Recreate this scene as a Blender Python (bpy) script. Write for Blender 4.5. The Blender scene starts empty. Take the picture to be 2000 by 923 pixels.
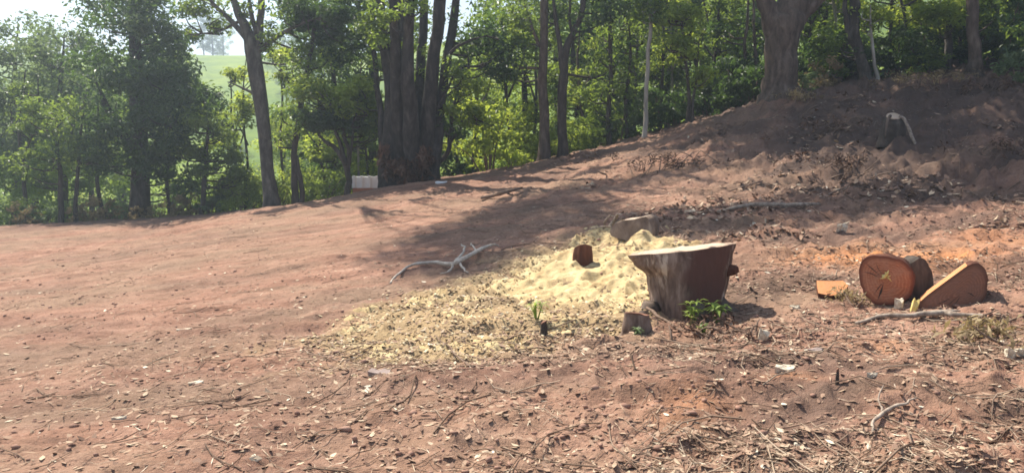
import bpy, math, random
import numpy as np
from mathutils import Vector

# ------------------------------------------------------------------ camera
PITCH = math.radians(7.67); FPX = 1570.0; EYE = 1.6
scene = bpy.context.scene
col = scene.collection
cam_data = bpy.data.cameras.new('camera')
cam = bpy.data.objects.new('camera', cam_data); col.objects.link(cam)
cam.location = (0, 0, EYE); cam.rotation_euler = (math.radians(90) - PITCH, 0, 0)
cam_data.sensor_width = 36; cam_data.lens = 36 * FPX / 2000.0
cam_data.clip_start = 0.05; cam_data.clip_end = 3000
scene.camera = cam

# ------------------------------------------------------------------ light
S = np.array([-0.40, 0.45, 0.80]); S = S / np.linalg.norm(S)      # towards the sun
sun_el = math.asin(S[2]); sun_az = math.atan2(S[0], S[1])
w = bpy.data.worlds.new('World'); scene.world = w; w.use_nodes = True
nt = w.node_tree; nt.nodes.clear()
out = nt.nodes.new('ShaderNodeOutputWorld'); bg = nt.nodes.new('ShaderNodeBackground')
sky = nt.nodes.new('ShaderNodeTexSky'); sky.sky_type = 'NISHITA'; sky.sun_disc = False
sky.sun_elevation = sun_el; sky.sun_rotation = sun_az
sky.air_density = 1.0; sky.dust_density = 1.0; sky.ozone_density = 1.0
# thin bright cloud over the whole sky
tc = nt.nodes.new('ShaderNodeTexCoord'); mp = nt.nodes.new('ShaderNodeMapping')
mp.inputs['Scale'].default_value = (1.6, 1.6, 3.2)
cn = nt.nodes.new('ShaderNodeTexNoise'); cn.inputs['Scale'].default_value = 2.2; cn.inputs['Detail'].default_value = 7; cn.inputs['Roughness'].default_value = 0.55
cr = nt.nodes.new('ShaderNodeValToRGB'); cr.color_ramp.elements[0].position = 0.42; cr.color_ramp.elements[1].position = 0.72
mx = nt.nodes.new('ShaderNodeMixRGB'); mx.inputs['Color2'].default_value = (4.3, 4.8, 5.8, 1)
nt.links.new(tc.outputs['Generated'], mp.inputs['Vector']); nt.links.new(mp.outputs['Vector'], cn.inputs['Vector'])
nt.links.new(cn.outputs['Fac'], cr.inputs['Fac']); nt.links.new(cr.outputs['Color'], mx.inputs['Fac'])
nt.links.new(sky.outputs['Color'], mx.inputs['Color1']); nt.links.new(mx.outputs['Color'], bg.inputs['Color'])
bg.inputs['Strength'].default_value = 0.09
nt.links.new(bg.outputs['Background'], out.inputs['Surface'])
sd = bpy.data.lights.new('sun', 'SUN'); sd.energy = 5.0; sd.angle = math.radians(0.6); sd.color = (1.0, 0.93, 0.82)
so = bpy.data.objects.new('sun', sd); col.objects.link(so)
so.rotation_euler = Vector(S).to_track_quat('Z', 'Y').to_euler(); so.location = (-20, 20, 40)
vs = scene.view_settings; vs.view_transform = 'Standard'; vs.look = 'None'; vs.gamma = 1; vs.exposure = 1.10
vs.use_curve_mapping = False
scene.render.engine = 'CYCLES'
cy = scene.cycles; cy.use_denoising = True; cy.max_bounces = 6; cy.diffuse_bounces = 4; cy.transmission_bounces = 4
cy.transparent_max_bounces = 4; cy.volume_bounces = 0; cy.filter_width = 1.7; cy.sample_clamp_indirect = 6

rng = np.random.default_rng(11); random.seed(11)
fwd = np.array([0, math.cos(PITCH), -math.sin(PITCH)]); upv = np.array([0, math.sin(PITCH), math.cos(PITCH)])

def ray(px, py):
    return fwd + upv * (461.5 - py) / FPX + np.array([1.0, 0, 0]) * (px - 1000) / FPX
def W(px, py, D):
    d = ray(px, py); return np.array([0, 0, EYE]) + d * (D / d[1])

# ------------------------------------------------------------------ noise
def _h(ix, iy, iz, seed):
    n = (ix.astype(np.int64) * 374761393 + iy.astype(np.int64) * 668265263 + iz.astype(np.int64) * 2147483647 + seed * 974634777) & 0xffffffff
    n = ((n ^ (n >> 13)) * 1274126177) & 0xffffffff
    n = ((n ^ (n >> 16)) * 2246822519) & 0xffffffff
    return ((n ^ (n >> 15)) & 0xffffff) / float(0xffffff) * 2 - 1
def vnoise(x, y, z=None, seed=0):
    x = np.asarray(x, float); y = np.asarray(y, float)
    z = np.zeros_like(x) if z is None else np.asarray(z, float)
    x0 = np.floor(x); y0 = np.floor(y); z0 = np.floor(z)
    f = lambda t: t * t * t * (t * (t * 6 - 15) + 10)
    u, v, q = f(x - x0), f(y - y0), f(z - z0)
    r = 0
    for dx, wx in ((0, 1 - u), (1, u)):
        for dy, wy in ((0, 1 - v), (1, v)):
            a = _h(x0 + dx, y0 + dy, z0, seed); b = _h(x0 + dx, y0 + dy, z0 + 1, seed)
            r = r + wx * wy * (a * (1 - q) + b * q)
    return r
def fbm(x, y, freq, octv, seed, gain=0.5):
    r = 0; a = 1; t = 0
    for o in range(octv):
        r = r + a * vnoise(x * freq + 17.3 * o, y * freq - 9.1 * o, None, seed + o); t += a; a *= gain; freq *= 2.03
    return r / t
def sstep(a, b, x):
    t = np.clip((x - a) / (b - a), 0, 1); return t * t * (3 - 2 * t)

# ------------------------------------------------------------------ terrain
CP = [(1000,923,3.5),(0,923,3.85),(2000,923,3.35),(1000,700,5.45),(0,700,6.6),(2000,700,4.95),
      (0,600,9.8),(350,600,8.6),(700,600,7.7),(1000,600,7.15),(1330,603,6.95),(1735,600,6.4),(2000,600,5.95),
      (0,500,15.6),(350,500,12.6),(700,500,10.5),(1000,500,9.5),(1400,500,8.6),(1735,500,8.0),(2000,500,7.6),
      (0,445,22),(200,432,22),(430,418,21),(520,405,20),(700,380,19.5),(790,355,19),(900,345,19),(1080,312,19),
      (1260,268,19),(1400,230,18.5),(1520,190,18),(1700,165,18),(2000,150,17),
      (1200,400,12.5),(1500,400,11),(1800,400,10.5),(2000,400,10),(1500,300,15),(1750,272,14),(2000,270,13.5),(2000,200,15.5),
      (1750,210,16.2),(700,440,14),(900,400,14.5),(350,465,15.2),(1000,370,16)]
pts = [tuple(W(*c)) for c in CP]
pts += [(-15,30,-3.0),(-8,27,-2.2),(0,28,-.9),(6,28,1.0),(14,28,3.6),(22,28,5.0),(-40,60,-6),(0,60,-4),(15,45,3.5),(40,60,7),
        (60,20,9),(24,14,4.6),(-60,20,-6),(-26,20,-2.2),(-30,-10,-2.6),(30,-10,3.6),(0,-12,-.4),(0,0,0.0),(-10,2,-.9),(10,2,.9),(0,100,-3),(-60,100,-6),(70,100,8)]
pts = np.array(pts)
def _U(r2): return np.where(r2 > 1e-12, 0.5 * r2 * np.log(np.maximum(r2, 1e-12)), 0)
def tps_fit(P, lam=0.4):
    n = len(P); d2 = ((P[:, None, :2] - P[None, :, :2]) ** 2).sum(-1)
    A = np.zeros((n + 3, n + 3)); A[:n, :n] = _U(d2) + lam * np.eye(n)
    A[:n, n] = 1; A[:n, n + 1:] = P[:, :2]; A[n, :n] = 1; A[n + 1:, :n] = P[:, :2].T
    b = np.zeros(n + 3); b[:n] = P[:, 2]
    return np.linalg.solve(A, b)
COEF = tps_fit(pts)
def H0(x, y):
    x = np.atleast_1d(np.asarray(x, float)); y = np.atleast_1d(np.asarray(y, float)); sh = x.shape
    x = x.ravel(); y = y.ravel()
    x = np.clip(x, -70, 75); y = np.clip(y, -14, 105)
    o = np.empty_like(x); n = len(pts)
    for i in range(0, len(x), 20000):
        a, b = x[i:i + 20000], y[i:i + 20000]
        d2 = (a[:, None] - pts[None, :, 0]) ** 2 + (b[:, None] - pts[None, :, 1]) ** 2
        o[i:i + 20000] = _U(d2) @ COEF[:n] + COEF[n] + COEF[n + 1] * a + COEF[n + 2] * b
    return o.reshape(sh)
def rough(x, y):                                  # how churned up the ground is
    r = 0.55 + 0.45 * sstep(-2.0, 2.5, x) + 1.5 * sstep(2.0, 6.0, x) * sstep(8.5, 12.5, y)
    return r * (0.7 + 0.6 * np.clip(fbm(x, y, 0.45, 2, 61) + 0.4, 0, 1))
def HN(x, y):
    a = rough(x, y); far = sstep(40, 25, y)
    n = 0.060 * fbm(x * .7, y * 1.2, 0.7, 2, 3) + 0.065 * fbm(x * .6, y * 1.3, 2.0, 2, 8)
    n = n + 0.050 * fbm(x, y, 5.5, 3, 21, 0.6)
    rdg = 1 - np.abs(fbm(x, y, 3.2, 2, 41)); n = n + 0.042 * (rdg ** 4 - 0.35)
    return n * a * far
def H(x, y):
    return H0(x, y) + HN(np.atleast_1d(np.asarray(x, float)), np.atleast_1d(np.asarray(y, float)))
def h1(x, y): return float(H(x, y)[0])
def G(px, py):                                    # where a sight line meets the smooth ground
    d = ray(px, py); t = np.geomspace(1.2, 60, 900)
    q = np.array([0, 0, EYE])[None] + t[:, None] * (d / d[1])[None]
    below = q[:, 2] < H0(q[:, 0], q[:, 1])
    i = int(np.argmax(below)) if below.any() else len(t) - 1
    return q[i]
def in_poly(x, y, poly):
    ins = np.zeros(x.shape, bool); n = len(poly)
    for i in range(n):
        x1, y1 = poly[i][:2]; x2, y2 = poly[(i + 1) % n][:2]
        if y1 == y2: continue
        c = ((y1 > y) != (y2 > y)) & (x < (x2 - x1) * (y - y1) / (y2 - y1) + x1)
        ins ^= c
    return ins
def poly_sd(x, y, poly):                          # signed distance, positive inside
    d = np.full(x.shape, 1e9); n = len(poly)
    for i in range(n):
        ax, ay = poly[i][:2]; bx, by = poly[(i + 1) % n][:2]
        ex, ey = bx - ax, by - ay; t = np.clip(((x - ax) * ex + (y - ay) * ey) / (ex * ex + ey * ey + 1e-9), 0, 1)
        d = np.minimum(d, np.hypot(x - ax - t * ex, y - ay - t * ey))
    return np.where(in_poly(x, y, poly), d, -d)

# ground that the photograph shows in sun: tree crowns leave it free
LIT_PX = [(-500,455),(0,448),(430,424),(520,414),(700,395),(800,372),(900,354),(1080,322),(1190,304),(1150,352),(1050,385),(930,420),
          (850,448),(740,498),(560,560),(530,600),(640,620),(760,592),(880,552),(1000,515),(1100,484),(1200,456),(1300,446),(1400,455),(1500,446),
          (1700,430),(1900,410),(2000,400),(2500,385),(2500,1500),(-500,1500)]
LIT = [G(*p)[:2] for p in LIT_PX]
DAP = [(G(px, py)[:2], rx, ry) for px, py, rx, ry in ((1320,320,.9,.8),(1240,345,.7,.6),(1490,312,1.0,.5),(1400,405,1.3,.35),(1560,385,.9,.3),(1590,300,.5,.5),(1400,350,.6,.35),(1280,395,.8,.3),(1700,300,.5,.4),(1580,195,.6,.6),(1840,360,.9,.35),(1800,180,.8,.4),(1930,250,.5,.4),(1650,240,.4,.4))]
def sunlit_ground(P, jit=0.30):
    x, y, z = P[:, 0], P[:, 1], P[:, 2]; g = np.full(len(P), 0.5)
    for _ in range(4):
        t = (z - g) / S[2]; gx = x - S[0] * t; gy = y - S[1] * t
        g = H0(gx, gy)
    gx = gx + rng.normal(0, jit, len(P)); gy = gy + rng.normal(0, jit, len(P))
    dap = np.zeros(len(P), bool)
    for c, rx, ry in DAP: dap |= ((gx - c[0]) / rx) ** 2 + ((gy - c[1]) / ry) ** 2 < rng.uniform(.3, 1.2, len(P))
    dap |= (gx > 1.0) & (gy > 9.3) & (fbm(gx * .5, gy * 1.25, .75, 3, 333) > .17)
    return in_poly(gx, gy, LIT) | ((gy < 4) & (np.abs(gx) < 10)) | dap

# ------------------------------------------------------------------ mesh helpers
def new_mesh(name, V, F, attrs=None, smooth=False):
    V = np.asarray(V, np.float32).reshape(-1, 3)
    me = bpy.data.meshes.new(name)
    me.vertices.add(len(V)); me.vertices.foreach_set('co', V.ravel())
    if isinstance(F, np.ndarray):
        k = F.shape[1]; nf = len(F); idx = F.ravel(); starts = np.arange(nf) * k
    else:
        nf = len(F); idx = np.concatenate([np.asarray(f) for f in F]); lens = np.array([len(f) for f in F]); starts = np.concatenate([[0], np.cumsum(lens)[:-1]])
    me.loops.add(len(idx)); me.loops.foreach_set('vertex_index', idx.astype(np.int32))
    me.polygons.add(nf); me.polygons.foreach_set('loop_start', starts.astype(np.int32))
    if attrs:
        for k, v in attrs.items():
            a = me.attributes.new(k, 'FLOAT', 'POINT'); a.data.foreach_set('value', np.asarray(v, np.float32))
    me.update(calc_edges=True); me.validate()
    me.polygons.foreach_set('use_smooth', np.full(len(me.polygons), smooth))
    return me
def link(name, me, mat, parent=None, **props):
    o = bpy.data.objects.new(name, me); col.objects.link(o)
    if mat is not None:
        for m in (mat if isinstance(mat, (list, tuple)) else [mat]): me.materials.append(m)
    if parent is not None: o.parent = parent
    for k, v in props.items(): o[k] = v
    return o
def empty(name, loc, label, category, group=None, rz=0, sc=1):
    o = bpy.data.objects.new(name, None); col.objects.link(o); o.location = loc; o.rotation_euler.z = rz; o.scale = (sc, sc, sc)
    o['label'] = label; o['category'] = category
    if group: o['group'] = group
    return o
class MB:
    def __init__(s): s.V = []; s.F = []; s.n = 0; s.A = []
    def add(s, V, F, a=0.5):
        V = np.asarray(V, float).reshape(-1, 3); s.V.append(V); s.F += [tuple(int(i) + s.n for i in f) for f in F]; s.n += len(V)
        s.A.append(np.full(len(V), a) if np.isscalar(a) else np.asarray(a))
    def mesh(s, name, origin=(0, 0, 0), smooth=True):
        return new_mesh(name, np.concatenate(s.V) - np.asarray(origin), s.F, {'tint': np.concatenate(s.A)}, smooth)
def spline(P, n):
    P = np.asarray(P, float); k = len(P)
    if k == 2: return P[0] + (P[1] - P[0]) * np.linspace(0, 1, n)[:, None]
    Q = np.vstack([2 * P[0] - P[1], P, 2 * P[-1] - P[-2]]); u = np.linspace(0, k - 1 - 1e-6, n); i = u.astype(int); t = (u - i)[:, None]
    a, b, c, d = Q[i], Q[i + 1], Q[i + 2], Q[i + 3]
    return 0.5 * (2 * b + (c - a) * t + (2 * a - 5 * b + 4 * c - d) * t ** 2 + (3 * b - a - 3 * c + d) * t ** 3)
def tube(mb, P, R, sides=8, n=None, wob=0.0, lump=0.0, seed=0, cap=True, a=0.5, flute=0.0):
    n = n or max(3, len(P) * 3)
    Q = spline(np.column_stack([P, R]), n); C = Q[:, :3].copy(); r = np.maximum(Q[:, 3], 0.0015)
    if wob:
        C[:, 0] += wob * vnoise(np.arange(n) * 0.37, np.zeros(n), None, seed); C[:, 1] += wob * vnoise(np.arange(n) * 0.37, np.zeros(n), None, seed + 5)
    T = np.gradient(C, axis=0); T /= np.linalg.norm(T, axis=1)[:, None] + 1e-9
    ref = np.array([0.31, 0.95, 0.02]) if abs(T[:, 2]).mean() > 0.6 else np.array([0.1, 0.2, 0.97])
    A = np.cross(T, ref); A /= np.linalg.norm(A, axis=1)[:, None] + 1e-9; B = np.cross(T, A)
    th = np.linspace(0, 2 * math.pi, sides, endpoint=False)
    rr = np.repeat(r[:, None], sides, 1)
    if lump:
        rr = rr * (1 + lump * vnoise(np.cos(th)[None] * 1.6 + 0 * rr, np.sin(th)[None] * 1.6 + 0 * rr, np.arange(n)[:, None] * 0.45 + 0 * rr, seed))
    if flute: rr = rr * (1 + flute * np.cos(th * 5 + seed)[None] * np.linspace(1, .2, n)[:, None])
    V = C[:, None] + rr[..., None] * (np.cos(th)[None, :, None] * A[:, None] + np.sin(th)[None, :, None] * B[:, None])
    F = []
    for i in range(n - 1):
        for j in range(sides):
            k = (j + 1) % sides; F.append((i * sides + j, i * sides + k, (i + 1) * sides + k, (i + 1) * sides + j))
    if cap: F.append(tuple(range(sides))[::-1]); F.append(tuple(range((n - 1) * sides, n * sides)))
    mb.add(V.reshape(-1, 3), F, a)

# ------------------------------------------------------------------ materials
MAT = {}
def nmat(name):
    m = bpy.data.materials.new(name); m.use_nodes = True; t = m.node_tree; t.nodes.clear()
    o = t.nodes.new('ShaderNodeOutputMaterial'); MAT[name] = m
    return m, t, o
def N(t, kind, **kw):
    n = t.nodes.new(kind)
    for k, v in kw.items():
        if k in n.inputs.keys(): n.inputs[k].default_value = v
        else: setattr(n, k, v)
    return n
def ramp(t, src, stops):
    r = t.nodes.new('ShaderNodeValToRGB'); e = r.color_ramp.elements
    while len(e) < len(stops): e.new(0.5)
    for el, (p, c) in zip(e, stops): el.position = p; el.color = (*c, 1) if len(c) == 3 else c
    t.links.new(src, r.inputs['Fac']); return r.outputs['Color']
def mixc(t, fac, a, b, mode='MIX'):
    m = t.nodes.new('ShaderNodeMixRGB'); m.blend_type = mode
    for sck, v in (('Fac', fac), ('Color1', a), ('Color2', b)):
        if hasattr(v, 'node'): t.links.new(v, m.inputs[sck])
        else: m.inputs[sck].default_value = v if isinstance(v, (int, float)) else (*v, 1)
    return m.outputs['Color']
def noise(t, vec, scale, detail=4, rough=0.55, dist=0.0):
    n = N(t, 'ShaderNodeTexNoise'); n.inputs['Scale'].default_value = scale; n.inputs['Detail'].default_value = detail
    n.inputs['Roughness'].default_value = rough; n.inputs['Distortion'].default_value = dist
    if vec is not None: t.links.new(vec, n.inputs['Vector'])
    return n.outputs['Fac']
def coords(t, scale=(1, 1, 1), kind='Object'):
    c = N(t, 'ShaderNodeTexCoord'); m = N(t, 'ShaderNodeMapping'); m.inputs['Scale'].default_value = scale
    t.links.new(c.outputs[kind], m.inputs['Vector']); return m.outputs['Vector']
def attr(t, name):
    a = N(t, 'ShaderNodeAttribute'); a.attribute_name = name; return a.outputs['Fac']
def bump(t, h, strength, dist):
    b = N(t, 'ShaderNodeBump'); b.inputs['Strength'].default_value = strength; b.inputs['Distance'].default_value = dist
    t.links.new(h, b.inputs['Height']); return b.outputs['Normal']
def finish(t, o, colr, rough=0.9, nrm=None, spec=0.15):
    p = N(t, 'ShaderNodeBsdfPrincipled'); p.inputs['Roughness'].default_value = rough; p.inputs['Specular IOR Level'].default_value = spec
    if hasattr(colr, 'node'): t.links.new(colr, p.inputs['Base Color'])
    else: p.inputs['Base Color'].default_value = (*colr, 1)
    if nrm is not None: t.links.new(nrm, p.inputs['Normal'])
    t.links.new(p.outputs['BSDF'], o.inputs['Surface']); return p

def leaf_mat(name, dark, light, trans, tf=0.42, rough=0.45):
    m, t, o = nmat(name)
    oi = N(t, 'ShaderNodeObjectInfo')
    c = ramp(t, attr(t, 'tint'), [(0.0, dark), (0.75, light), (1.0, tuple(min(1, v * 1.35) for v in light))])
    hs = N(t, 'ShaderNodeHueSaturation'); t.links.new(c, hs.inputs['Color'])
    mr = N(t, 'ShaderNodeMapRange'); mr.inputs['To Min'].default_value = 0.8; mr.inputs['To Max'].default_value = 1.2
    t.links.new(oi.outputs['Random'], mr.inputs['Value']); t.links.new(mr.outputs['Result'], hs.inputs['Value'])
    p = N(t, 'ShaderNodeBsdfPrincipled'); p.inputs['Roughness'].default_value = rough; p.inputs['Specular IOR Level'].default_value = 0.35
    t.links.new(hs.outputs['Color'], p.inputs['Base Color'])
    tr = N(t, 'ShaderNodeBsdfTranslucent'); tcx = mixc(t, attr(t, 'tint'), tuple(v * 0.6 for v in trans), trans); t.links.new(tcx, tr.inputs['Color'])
    mxs = N(t, 'ShaderNodeMixShader'); mxs.inputs['Fac'].default_value = tf
    t.links.new(p.outputs['BSDF'], mxs.inputs[1]); t.links.new(tr.outputs['BSDF'], mxs.inputs[2]); t.links.new(mxs.outputs['Shader'], o.inputs['Surface'])
    return m
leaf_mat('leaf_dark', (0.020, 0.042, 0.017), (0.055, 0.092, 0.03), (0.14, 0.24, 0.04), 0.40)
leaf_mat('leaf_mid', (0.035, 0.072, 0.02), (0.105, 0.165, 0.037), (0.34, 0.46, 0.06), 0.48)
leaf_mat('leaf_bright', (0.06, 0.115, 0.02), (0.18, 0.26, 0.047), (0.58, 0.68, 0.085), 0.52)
leaf_mat('leaf_sprout', (0.12, 0.19, 0.03), (0.27, 0.36, 0.07), (0.42, 0.52, 0.10), 0.45)
leaf_mat('leaf_pale', (0.06, 0.10, 0.04), (0.15, 0.20, 0.09), (0.28, 0.38, 0.12), 0.42)
leaf_mat('leaf_dry', (0.15, 0.105, 0.055), (0.36, 0.275, 0.15), (0.38, 0.29, 0.12), 0.40, 0.7)

def bark_mat(name, dark, mid, light, zs=0.35, sc=9.0, patch=None, bare=None):
    m, t, o = nmat(name)
    v = coords(t, (1, 1, zs)); n1 = noise(t, v, sc, 6, 0.62, 0.3); v2 = coords(t, (1, 1, 0.8)); n2 = noise(t, v2, 2.2, 3)
    c = ramp(t, n1, [(0.30, dark), (0.52, mid), (0.72, light)])
    c = mixc(t, ramp(t, n2, [(0.35, (0, 0, 0)), (0.7, (1, 1, 1))]), c, mixc(t, 0.5, c, dark))
    if patch:
        n3 = noise(t, coords(t, (1, 1, 0.55)), 5.5, 4, 0.6, 0.5)
        c = mixc(t, ramp(t, n3, [(0.58, (0, 0, 0)), (0.66, (1, 1, 1))]), c, patch)
    if bare: c = mixc(t, attr(t, 'tint'), c, mixc(t, n1, bare, tuple(v * 1.5 for v in bare)))
    finish(t, o, c, 0.9, bump(t, n1, 0.9, 0.03), 0.1); return m
bark_mat('bark_grey', (0.035, 0.03, 0.026), (0.10, 0.088, 0.075), (0.19, 0.17, 0.148))
bark_mat('bark_tan', (0.12, 0.082, 0.06), (0.24, 0.175, 0.13), (0.36, 0.28, 0.21))
bark_mat('bark_dusky', (0.022, 0.018, 0.016), (0.058, 0.049, 0.043), (0.125, 0.106, 0.092))
bark_mat('bark_dark', (0.03, 0.024, 0.02), (0.075, 0.06, 0.05), (0.14, 0.115, 0.095))
bark_mat('bark_pale', (0.20, 0.18, 0.15), (0.36, 0.33, 0.28), (0.52, 0.49, 0.43), 0.25, 7)
bark_mat('bark_warm', (0.045, 0.032, 0.025), (0.125, 0.093, 0.073), (0.22, 0.17, 0.135))
bark_mat('bark_stump', (0.060, 0.038, 0.029), (0.19, 0.132, 0.102), (0.34, 0.262, 0.212), 0.30, 16, (0.46, 0.385, 0.315), (0.085, 0.046, 0.036))  # bark tone raised in place of sun on the large stump's left face
bark_mat('bark_red', (0.045, 0.02, 0.014), (0.12, 0.05, 0.032), (0.20, 0.095, 0.06), 0.2, 12)

def sawn_mat(name, a, b, c3, rim, ring=26, centre=(0, 0, 0)):
    m, t, o = nmat(name)
    v = coords(t); n1 = noise(t, v, 9, 5, 0.6); n2 = noise(t, coords(t, (14, 14, 60)), 2.5, 4, .65); n4 = noise(t, v, 5, 3)
    ma = N(t, 'ShaderNodeMath', operation='MULTIPLY_ADD'); ma.inputs[1].default_value = .35; t.links.new(n4, ma.inputs[0]); t.links.new(attr(t, 'tint'), ma.inputs[2])
    mu = N(t, 'ShaderNodeMath', operation='MULTIPLY'); mu.inputs[1].default_value = ring * 2.2; t.links.new(ma.outputs[0], mu.inputs[0])
    si = N(t, 'ShaderNodeMath', operation='SINE'); t.links.new(mu.outputs[0], si.inputs[0])
    cc = mixc(t, ramp(t, si.outputs[0], [(0.0, (0, 0, 0)), (0.9, (1, 1, 1))]), a, b); cc = mixc(t, ramp(t, n1, [(0.4, (0, 0, 0)), (0.7, (1, 1, 1))]), cc, c3)
    cc = mixc(t, ramp(t, n2, [(0.35, (.75, .75, .75)), (0.6, (0, 0, 0))]), cc, mixc(t, .55, cc, rim)); cc = mixc(t, ramp(t, attr(t, 'tint'), [(0.80, (0, 0, 0)), (0.97, (1, 1, 1))]), cc, rim)
    finish(t, o, cc, 0.75, bump(t, n2, 0.5, 0.006), 0.2); return m
sawn_mat('sawn_red', (0.38, 0.140, 0.068), (0.48, 0.205, 0.105), (0.42, 0.215, 0.13), (0.15, 0.05, 0.03))
sawn_mat('sawn_orange', (0.50, 0.205, 0.08), (0.57, 0.245, 0.10), (0.52, 0.26, 0.135), (0.42, 0.18, 0.07))
sawn_mat('sawn_pale', (0.42, 0.31, 0.215), (0.52, 0.40, 0.29), (0.46, 0.37, 0.29), (0.34, 0.24, 0.17))
sawn_mat('sawn_brown', (0.24, 0.110, 0.066), (0.31, 0.150, 0.092), (0.24, 0.130, 0.09), (0.12, 0.055, 0.035))

def plain(name, stops, sc=8, rough=0.9, bs=0.4, bd=0.01):
    m, t, o = nmat(name); n1 = noise(t, coords(t), sc, 5, 0.6)
    c = ramp(t, n1, stops); finish(t, o, c, rough, bump(t, n1, bs, bd), 0.15); return m
plain('splinter', [(0.3, (0.62, 0.46, 0.12)), (0.7, (0.75, 0.62, 0.28))], 30)
plain('pale_wood', [(0.35, (0.40, 0.31, 0.22)), (0.6, (0.70, 0.63, 0.48))], 35, 0.9, 0.8, 0.02)
plain('white_paint', [(0.3, (0.70, 0.70, 0.70)), (0.7, (0.82, 0.82, 0.82))], 3)
plain('terracotta', [(0.3, (0.36, 0.15, 0.09)), (0.7, (0.46, 0.21, 0.13))], 6)
plain('stone', [(0.3, (0.20, 0.15, 0.13)), (0.7, (0.34, 0.27, 0.24))], 12)
plain('branch_pale', [(0.35, (0.17, 0.125, 0.095)), (0.65, (0.40, 0.33, 0.26))], 22)
plain('branch_bleached', [(0.3, (0.34, 0.28, 0.22)), (0.7, (0.56, 0.50, 0.42))], 22)
plain('branch_brown', [(0.3, (0.10, 0.065, 0.045)), (0.7, (0.24, 0.165, 0.12))], 30)

def tinted(name, stops, rough=0.9, tr=0.0):
    m, t, o = nmat(name); c = ramp(t, attr(t, 'tint'), stops)
    p = finish(t, o, c, rough, None, 0.15)
    return m
tinted('litter', [(0.0, (0.14, 0.085, 0.06)), (0.3, (0.25, 0.155, 0.108)), (0.6, (0.36, 0.25, 0.17)), (0.85, (0.50, 0.39, 0.27)), (1.0, (0.68, 0.60, 0.46))])
tinted('clod', [(0.0, (0.17, 0.098, 0.07)), (0.5, (0.29, 0.168, 0.12)), (1.0, (0.38, 0.235, 0.17))])
tinted('chips', [(0.0, (0.24, 0.155, 0.085)), (0.5, (0.44, 0.335, 0.19)), (1.0, (0.68, 0.575, 0.37))])
tinted('twig', [(0.0, (0.07, 0.045, 0.03)), (0.5, (0.20, 0.135, 0.095)), (1.0, (0.42, 0.33, 0.24))])

m, t, o = nmat('dirt')
P0 = coords(t); P1 = coords(t, (0.55, 1.5, 1)); big = noise(t, P1, 0.55, 5, 0.65, 0.5); med = noise(t, P1, 2.6, 6, 0.66, 0.4); fin = noise(t, P0, 22, 5, 0.68); grit = noise(t, P0, 75, 3, 0.7)
c = ramp(t, med, [(0.26, (0.118, 0.064, 0.045)), (0.42, (0.252, 0.136, 0.092)), (0.58, (0.335, 0.190, 0.132)), (0.78, (0.418, 0.268, 0.192))])
c = mixc(t, ramp(t, big, [(0.42, (0, 0, 0)), (0.62, (1, 1, 1))]), c, mixc(t, 0.55, c, (0.235, 0.172, 0.115)))
c = mixc(t, ramp(t, fin, [(0.33, (1, 1, 1)), (0.47, (0, 0, 0))]), c, mixc(t, 0.6, c, (0.10, 0.055, 0.042)))
c = mixc(t, ramp(t, fin, [(0.60, (0, 0, 0)), (0.74, (1, 1, 1))]), c, mixc(t, 0.5, c, (0.52, 0.38, 0.29)))
c = mixc(t, attr(t, 'dust'), c, mixc(t, fin, (0.27, 0.185, 0.095), (0.52, 0.40, 0.215)))
c = mixc(t, attr(t, 'orange'), c, mixc(t, med, (0.46, 0.185, 0.075), (0.56, 0.26, 0.11)))
c = mixc(t, attr(t, 'humus_shade'), c, mixc(t, med, (0.050, 0.034, 0.028), (0.145, 0.100, 0.080)))  # dark litter tone that also carries the painted shade of the bank
c = mixc(t, attr(t, 'grass'), c, mixc(t, med, (0.07, 0.12, 0.02), (0.20, 0.25, 0.045)))
hgt = mixc(t, 0.4, fin, grit)
finish(t, o, c, 0.95, bump(t, hgt, 1.0, 0.035), 0.08)

m, t, o = nmat('sawdust')
P0 = coords(t); med = noise(t, P0, 5, 5, 0.6); fin = noise(t, P0, 60, 4, 0.7)
c = ramp(t, med, [(0.28, (0.31, 0.205, 0.105)), (0.46, (0.475, 0.36, 0.19)), (0.70, (0.575, 0.465, 0.265))])
c = mixc(t, ramp(t, fin, [(0.34, (1, 1, 1)), (0.46, (0, 0, 0))]), c, mixc(t, 0.5, c, (0.34, 0.20, 0.09)))
finish(t, o, c, 0.95, bump(t, fin, 0.8, 0.012), 0.05)

m, t, o = nmat('pasture')
P0 = coords(t); n1 = noise(t, P0, 0.05, 5, 0.6); n2 = noise(t, P0, 0.35, 7, 0.75)
c = ramp(t, n1, [(0.3, (0.10, 0.165, 0.014)), (0.55, (0.22, 0.29, 0.02)), (0.75, (0.33, 0.35, 0.04))])
c = mixc(t, ramp(t, n2, [(0.35, (0, 0, 0)), (0.65, (1, 1, 1))]), mixc(t, 0.6, c, (0.05, 0.10, 0.02)), c)
finish(t, o, c, 0.95, bump(t, n2, 1.0, 0.4), 0.05)

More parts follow.
